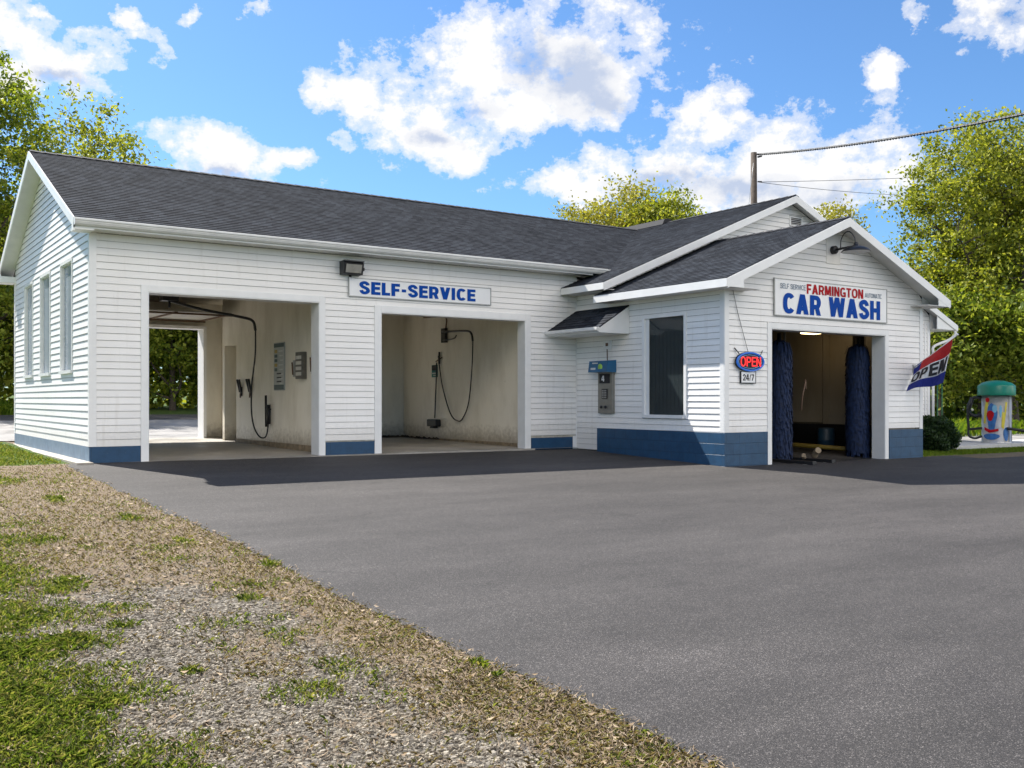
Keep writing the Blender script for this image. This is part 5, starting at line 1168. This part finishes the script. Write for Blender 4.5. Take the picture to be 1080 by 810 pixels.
# green grass
U, V, r = scatter(750000, 3.2, 30, R(-28), R(50)); keep = (U < edge(V) - .01) & (U > -7) & (V < 12) & ~((U > -.31) & (V > -.3))
U, V, r = U[keep], V[keep], r[keep]; ld = lawn_d(U, V); pk = rng.random(len(U)) < np.clip((ld - .16) * 2.0, 0, 1); U, V, r, ld = U[pk], V[pk], r[pk], ld[pk]
H = rng.uniform(.015, .055, len(U)) * (.7 + .7 * np.clip(ld, 0, 1)); quads_obj('green_grass', blades(U, V, H, rng.uniform(.2, 1.3, len(U)), (.0013 + .00022 * r)), MT['blade'])
tag(bpy.data.objects['green_grass'], 'patches of green grass growing on the verge left of the asphalt', 'grass', kind='stuff')
# short dry turf standing between the green patches
U, V, r = scatter(420000, 3.2, 30, R(-28), R(52)); keep = (U < edge(V) + .02) & (U > -7) & (V < .3)
U, V, r = U[keep], V[keep], r[keep]; gd = gravel_d(U, V); pk = rng.random(len(U)) < np.clip(.75 - 1.0 * np.clip(gd, 0, 1) + .9 * (fbm(U * 2.6 + 5, V * 2.6) - .5), .04, 1); U, V, r = U[pk], V[pk], r[pk]
quads_obj('dry_turf', blades(U, V, rng.uniform(.010, .038, len(U)), rng.uniform(.5, 1.8, len(U)), .0012 + .00022 * r), MT['turf'])
tag(bpy.data.objects['dry_turf'], 'short tan and olive dry turf covering the verge beside the asphalt', 'dry grass', kind='stuff')
# dead straw
U, V, r = scatter(300000, 3.2, 26, R(-28), R(52)); keep = (U < edge(V) + .05 * rng.normal(size=len(U)).clip(-2, 1)) & (V < .3)
U, V, r = U[keep], V[keep], r[keep]; gd = gravel_d(U, V); ed = np.clip(1 - (-.46 - U) / .5, 0, 1)
pk = rng.random(len(U)) < .62 * np.clip(.55 + .6 * (fbm(U * 3, V * 3) - .5) - .55 * np.clip(gd, 0, 1) + .3 * ed, .07, 1); U, V, r = U[pk], V[pk], r[pk]
n = len(U); a = rng.uniform(0, 6.283, n); L = rng.uniform(.007, .026, n) * (1 + .05 * r); w = .0009 + .00026 * r; Z = gza(U, V) + (fbm(U * 1.3, V * 1.3) - .5) * .07 * ((U > -6) & (U < -.6)) + rng.uniform(.002, .02, n); Z = np.where(U > -.5, Z + .015, Z)
dx, dy = np.cos(a), np.sin(a); k1 = rng.uniform(-.012, .02, n); k2 = rng.uniform(-.01, .03, n); b1 = rng.uniform(-.4, .4, n)
def sp_(t, s, zz): return np.stack([U + dx * L * t - dy * (w * s + L * b1 * t * t), V + dy * L * t + dx * (w * s + L * b1 * t * t), Z + zz], 1)
P = np.stack([sp_(-1, -1, k1), sp_(-1, 1, k1), sp_(0, 1, .006 + 0 * k1), sp_(1, .3, k2), sp_(0, -1, .006 + 0 * k1)], 1)
o = quads_obj('dead_grass', P, MT['straw']); tag(o, 'mat of dry straw-coloured dead grass along the asphalt edge', 'dead grass', kind='stuff')
# gravel stones
U, V, r = scatter(230000, 3.2, 16, R(-28), R(48)); keep = (U < edge(V) - .02) & (V < -3); U, V, r = U[keep], V[keep], r[keep]
gd = gravel_d(U, V); pk = rng.random(len(U)) < np.clip(gd * 1.2, .05, 1); U, V, r = U[pk], V[pk], r[pk]; n = len(U)
s = rng.uniform(.0035, .0125, n) * (1 + .03 * r) * rng.choice([1, 1, 1, 1.5], n); Z = gza(U, V) + (fbm(U * 1.3, V * 1.3) - .5) * .07 * ((U > -6) & (U < -.6)); a = rng.uniform(0, 6.283, n)
jr = rng.uniform(.65, 1.25, (n, 5)); RX = np.stack([U[:, None] + s[:, None] * jr * np.cos(a[:, None] + np.arange(5) * 1.2566), V[:, None] + s[:, None] * jr * .75 * np.sin(a[:, None] + np.arange(5) * 1.2566), np.repeat((Z - s * .2)[:, None], 5, 1)], -1)
RT = RX.copy(); RT[:, :, 0] = U[:, None] + (RX[:, :, 0] - U[:, None]) * .72; RT[:, :, 1] = V[:, None] + (RX[:, :, 1] - V[:, None]) * .72; RT[:, :, 2] = (Z + s * .5)[:, None] + rng.uniform(-.25, .25, (n, 5)) * s[:, None]
vv = np.concatenate([RX, RT], 1).reshape(-1, 3); bi = np.arange(n)[:, None] * 10
tri = []
F4 = np.concatenate([np.stack([bi[:, 0] + q, bi[:, 0] + (q + 1) % 5, bi[:, 0] + 5 + (q + 1) % 5, bi[:, 0] + 5 + q], 1) for q in range(5)])
F5 = bi + 5 + np.arange(5)[None, :]
me = bpy.data.meshes.new('gravel'); me.from_pydata(vv.tolist(), [], F4.tolist() + F5.tolist()); me.materials.append(MT['stone']); me.update()
o = bpy.data.objects.new('gravel', me); col.objects.link(o); tag(o, 'loose grey gravel stones on the bare part of the verge', 'gravel', kind='stuff')
# tall grass beyond the rear road and at the right
def field(name, u0, u1, v0, v1, n, h, lab, w=.03):
    U = rng.uniform(u0, u1, n); V = rng.uniform(v0, v1, n); H = h * rng.uniform(.4, 1.2, n) * (.5 + fbm(U * .8, V * .8)); o = quads_obj(name, blades(U, V, H, rng.uniform(.1, .9, n), w), MT['meadow']); tag(o, lab, 'grass', kind='stuff')
field('tall_grass', -45, 8, 27.3, 35, 60000, .45, 'bright green grass bank beyond the rear road')
field('tall_grass', 27, 60, 10.2, 20, 30000, .35, 'sunlit grass lawn beyond the vacuum station')
def bank(u0, u1, v0, v1, n, h, lab):
    field('verge_grass', u0, u1, v0, v1, n, h, lab, .006)
bank(19.8, 27, -5.05, -3.0, 16000, .06, 'thin grass strip along the front of the shrub and kerb'); bank(27, 34, -6.05, -4.0, 9000, .06, 'thin grass strip in front of the kerb island at the right edge')
field('tall_grass', 26.2, 40, 0, 4, 5000, .5, 'bright tall grass clump between the shrub and the vacuum station', .015)

# ------------------------------------------------------------------ utility pole and wires
up = at(795, 44); U0 = tag(empty('utility_pole', up), 'weathered wooden utility pole rising behind the roof', 'utility pole')
zt = CH + (CY0 - 161) / CF * 44
m = MB(); m.tube([(up[0], up[1], up[2] - .5), (up[0] + .02, up[1], up[2] + 6), (up[0], up[1], zt)], [.19, .165, .135], 14); m.build('shaft', MT['wood'], U0)
m = MB(); m.tube([(up[0] + .14, up[1] - .1, zt - .2), (up[0] + .3, up[1] - .2, zt - .15)], .04, 8); m.tube([(up[0] + .14, up[1] - .1, zt - 1.3), (up[0] + .3, up[1] - .2, zt - 1.3)], .03, 8); m.build('insulator', MT['blackm'], U0)
m = MB(); m.tube(smooth_path([(up[0] - .13, up[1] - .1, zt - .5), (up[0] - .5, up[1] - .1, zt - 3), (up[0] - .9, up[1], zt - 9)], 4), .012, 5); m.build('guy_wire', MT['galv'], U0)
def wpt(px, py, t): k = at(px, t); return Vector((k[0], k[1], CH + (CY0 - py) / CF * t))
A_ = wpt(799, 163, 44); B_ = wpt(1240, 84, 25)
m = MB(); pth = []; N = 60
for i in range(N + 1):
    f = i / N; p = A_.lerp(B_, f); p.z -= .85 * 4 * f * (1 - f) * .35; pth.append(p)
m.tube(pth, .030, 8); cbl = m.build('power_cable', MT['black'], None, A_); tag(cbl, 'thick black power cable running from the pole to the right edge', 'cable')
sp2 = MB()
tw = [pth[int(i / 12)].lerp(pth[min(int(i / 12) + 1, N)], (i % 12) / 12) + Vector((0, .045 * math.cos(i * 1.1), .045 * math.sin(i * 1.1))) for i in range(12 * N)]
sp2.tube(tw, .020, 5); o = sp2.build('twisted_strand', MT['black'], cbl)
for (a, b, lb) in ((wpt(799, 192, 44), wpt(1000, 207, 60), 'thin lower wire leaving the pole towards the maple'), (wpt(799, 192, 44), wpt(1100, 178, 70), 'thin upper wire leaving the pole towards the right')):
    m = MB(); pth = []
    for i in range(21): f = i / 20; p = a.lerp(b, f); p.z -= .4 * 4 * f * (1 - f) * .4; pth.append(p)
    m.tube(pth, .012, 5); o = m.build('wire', MT['black'], None, a); tag(o, lb, 'wire')
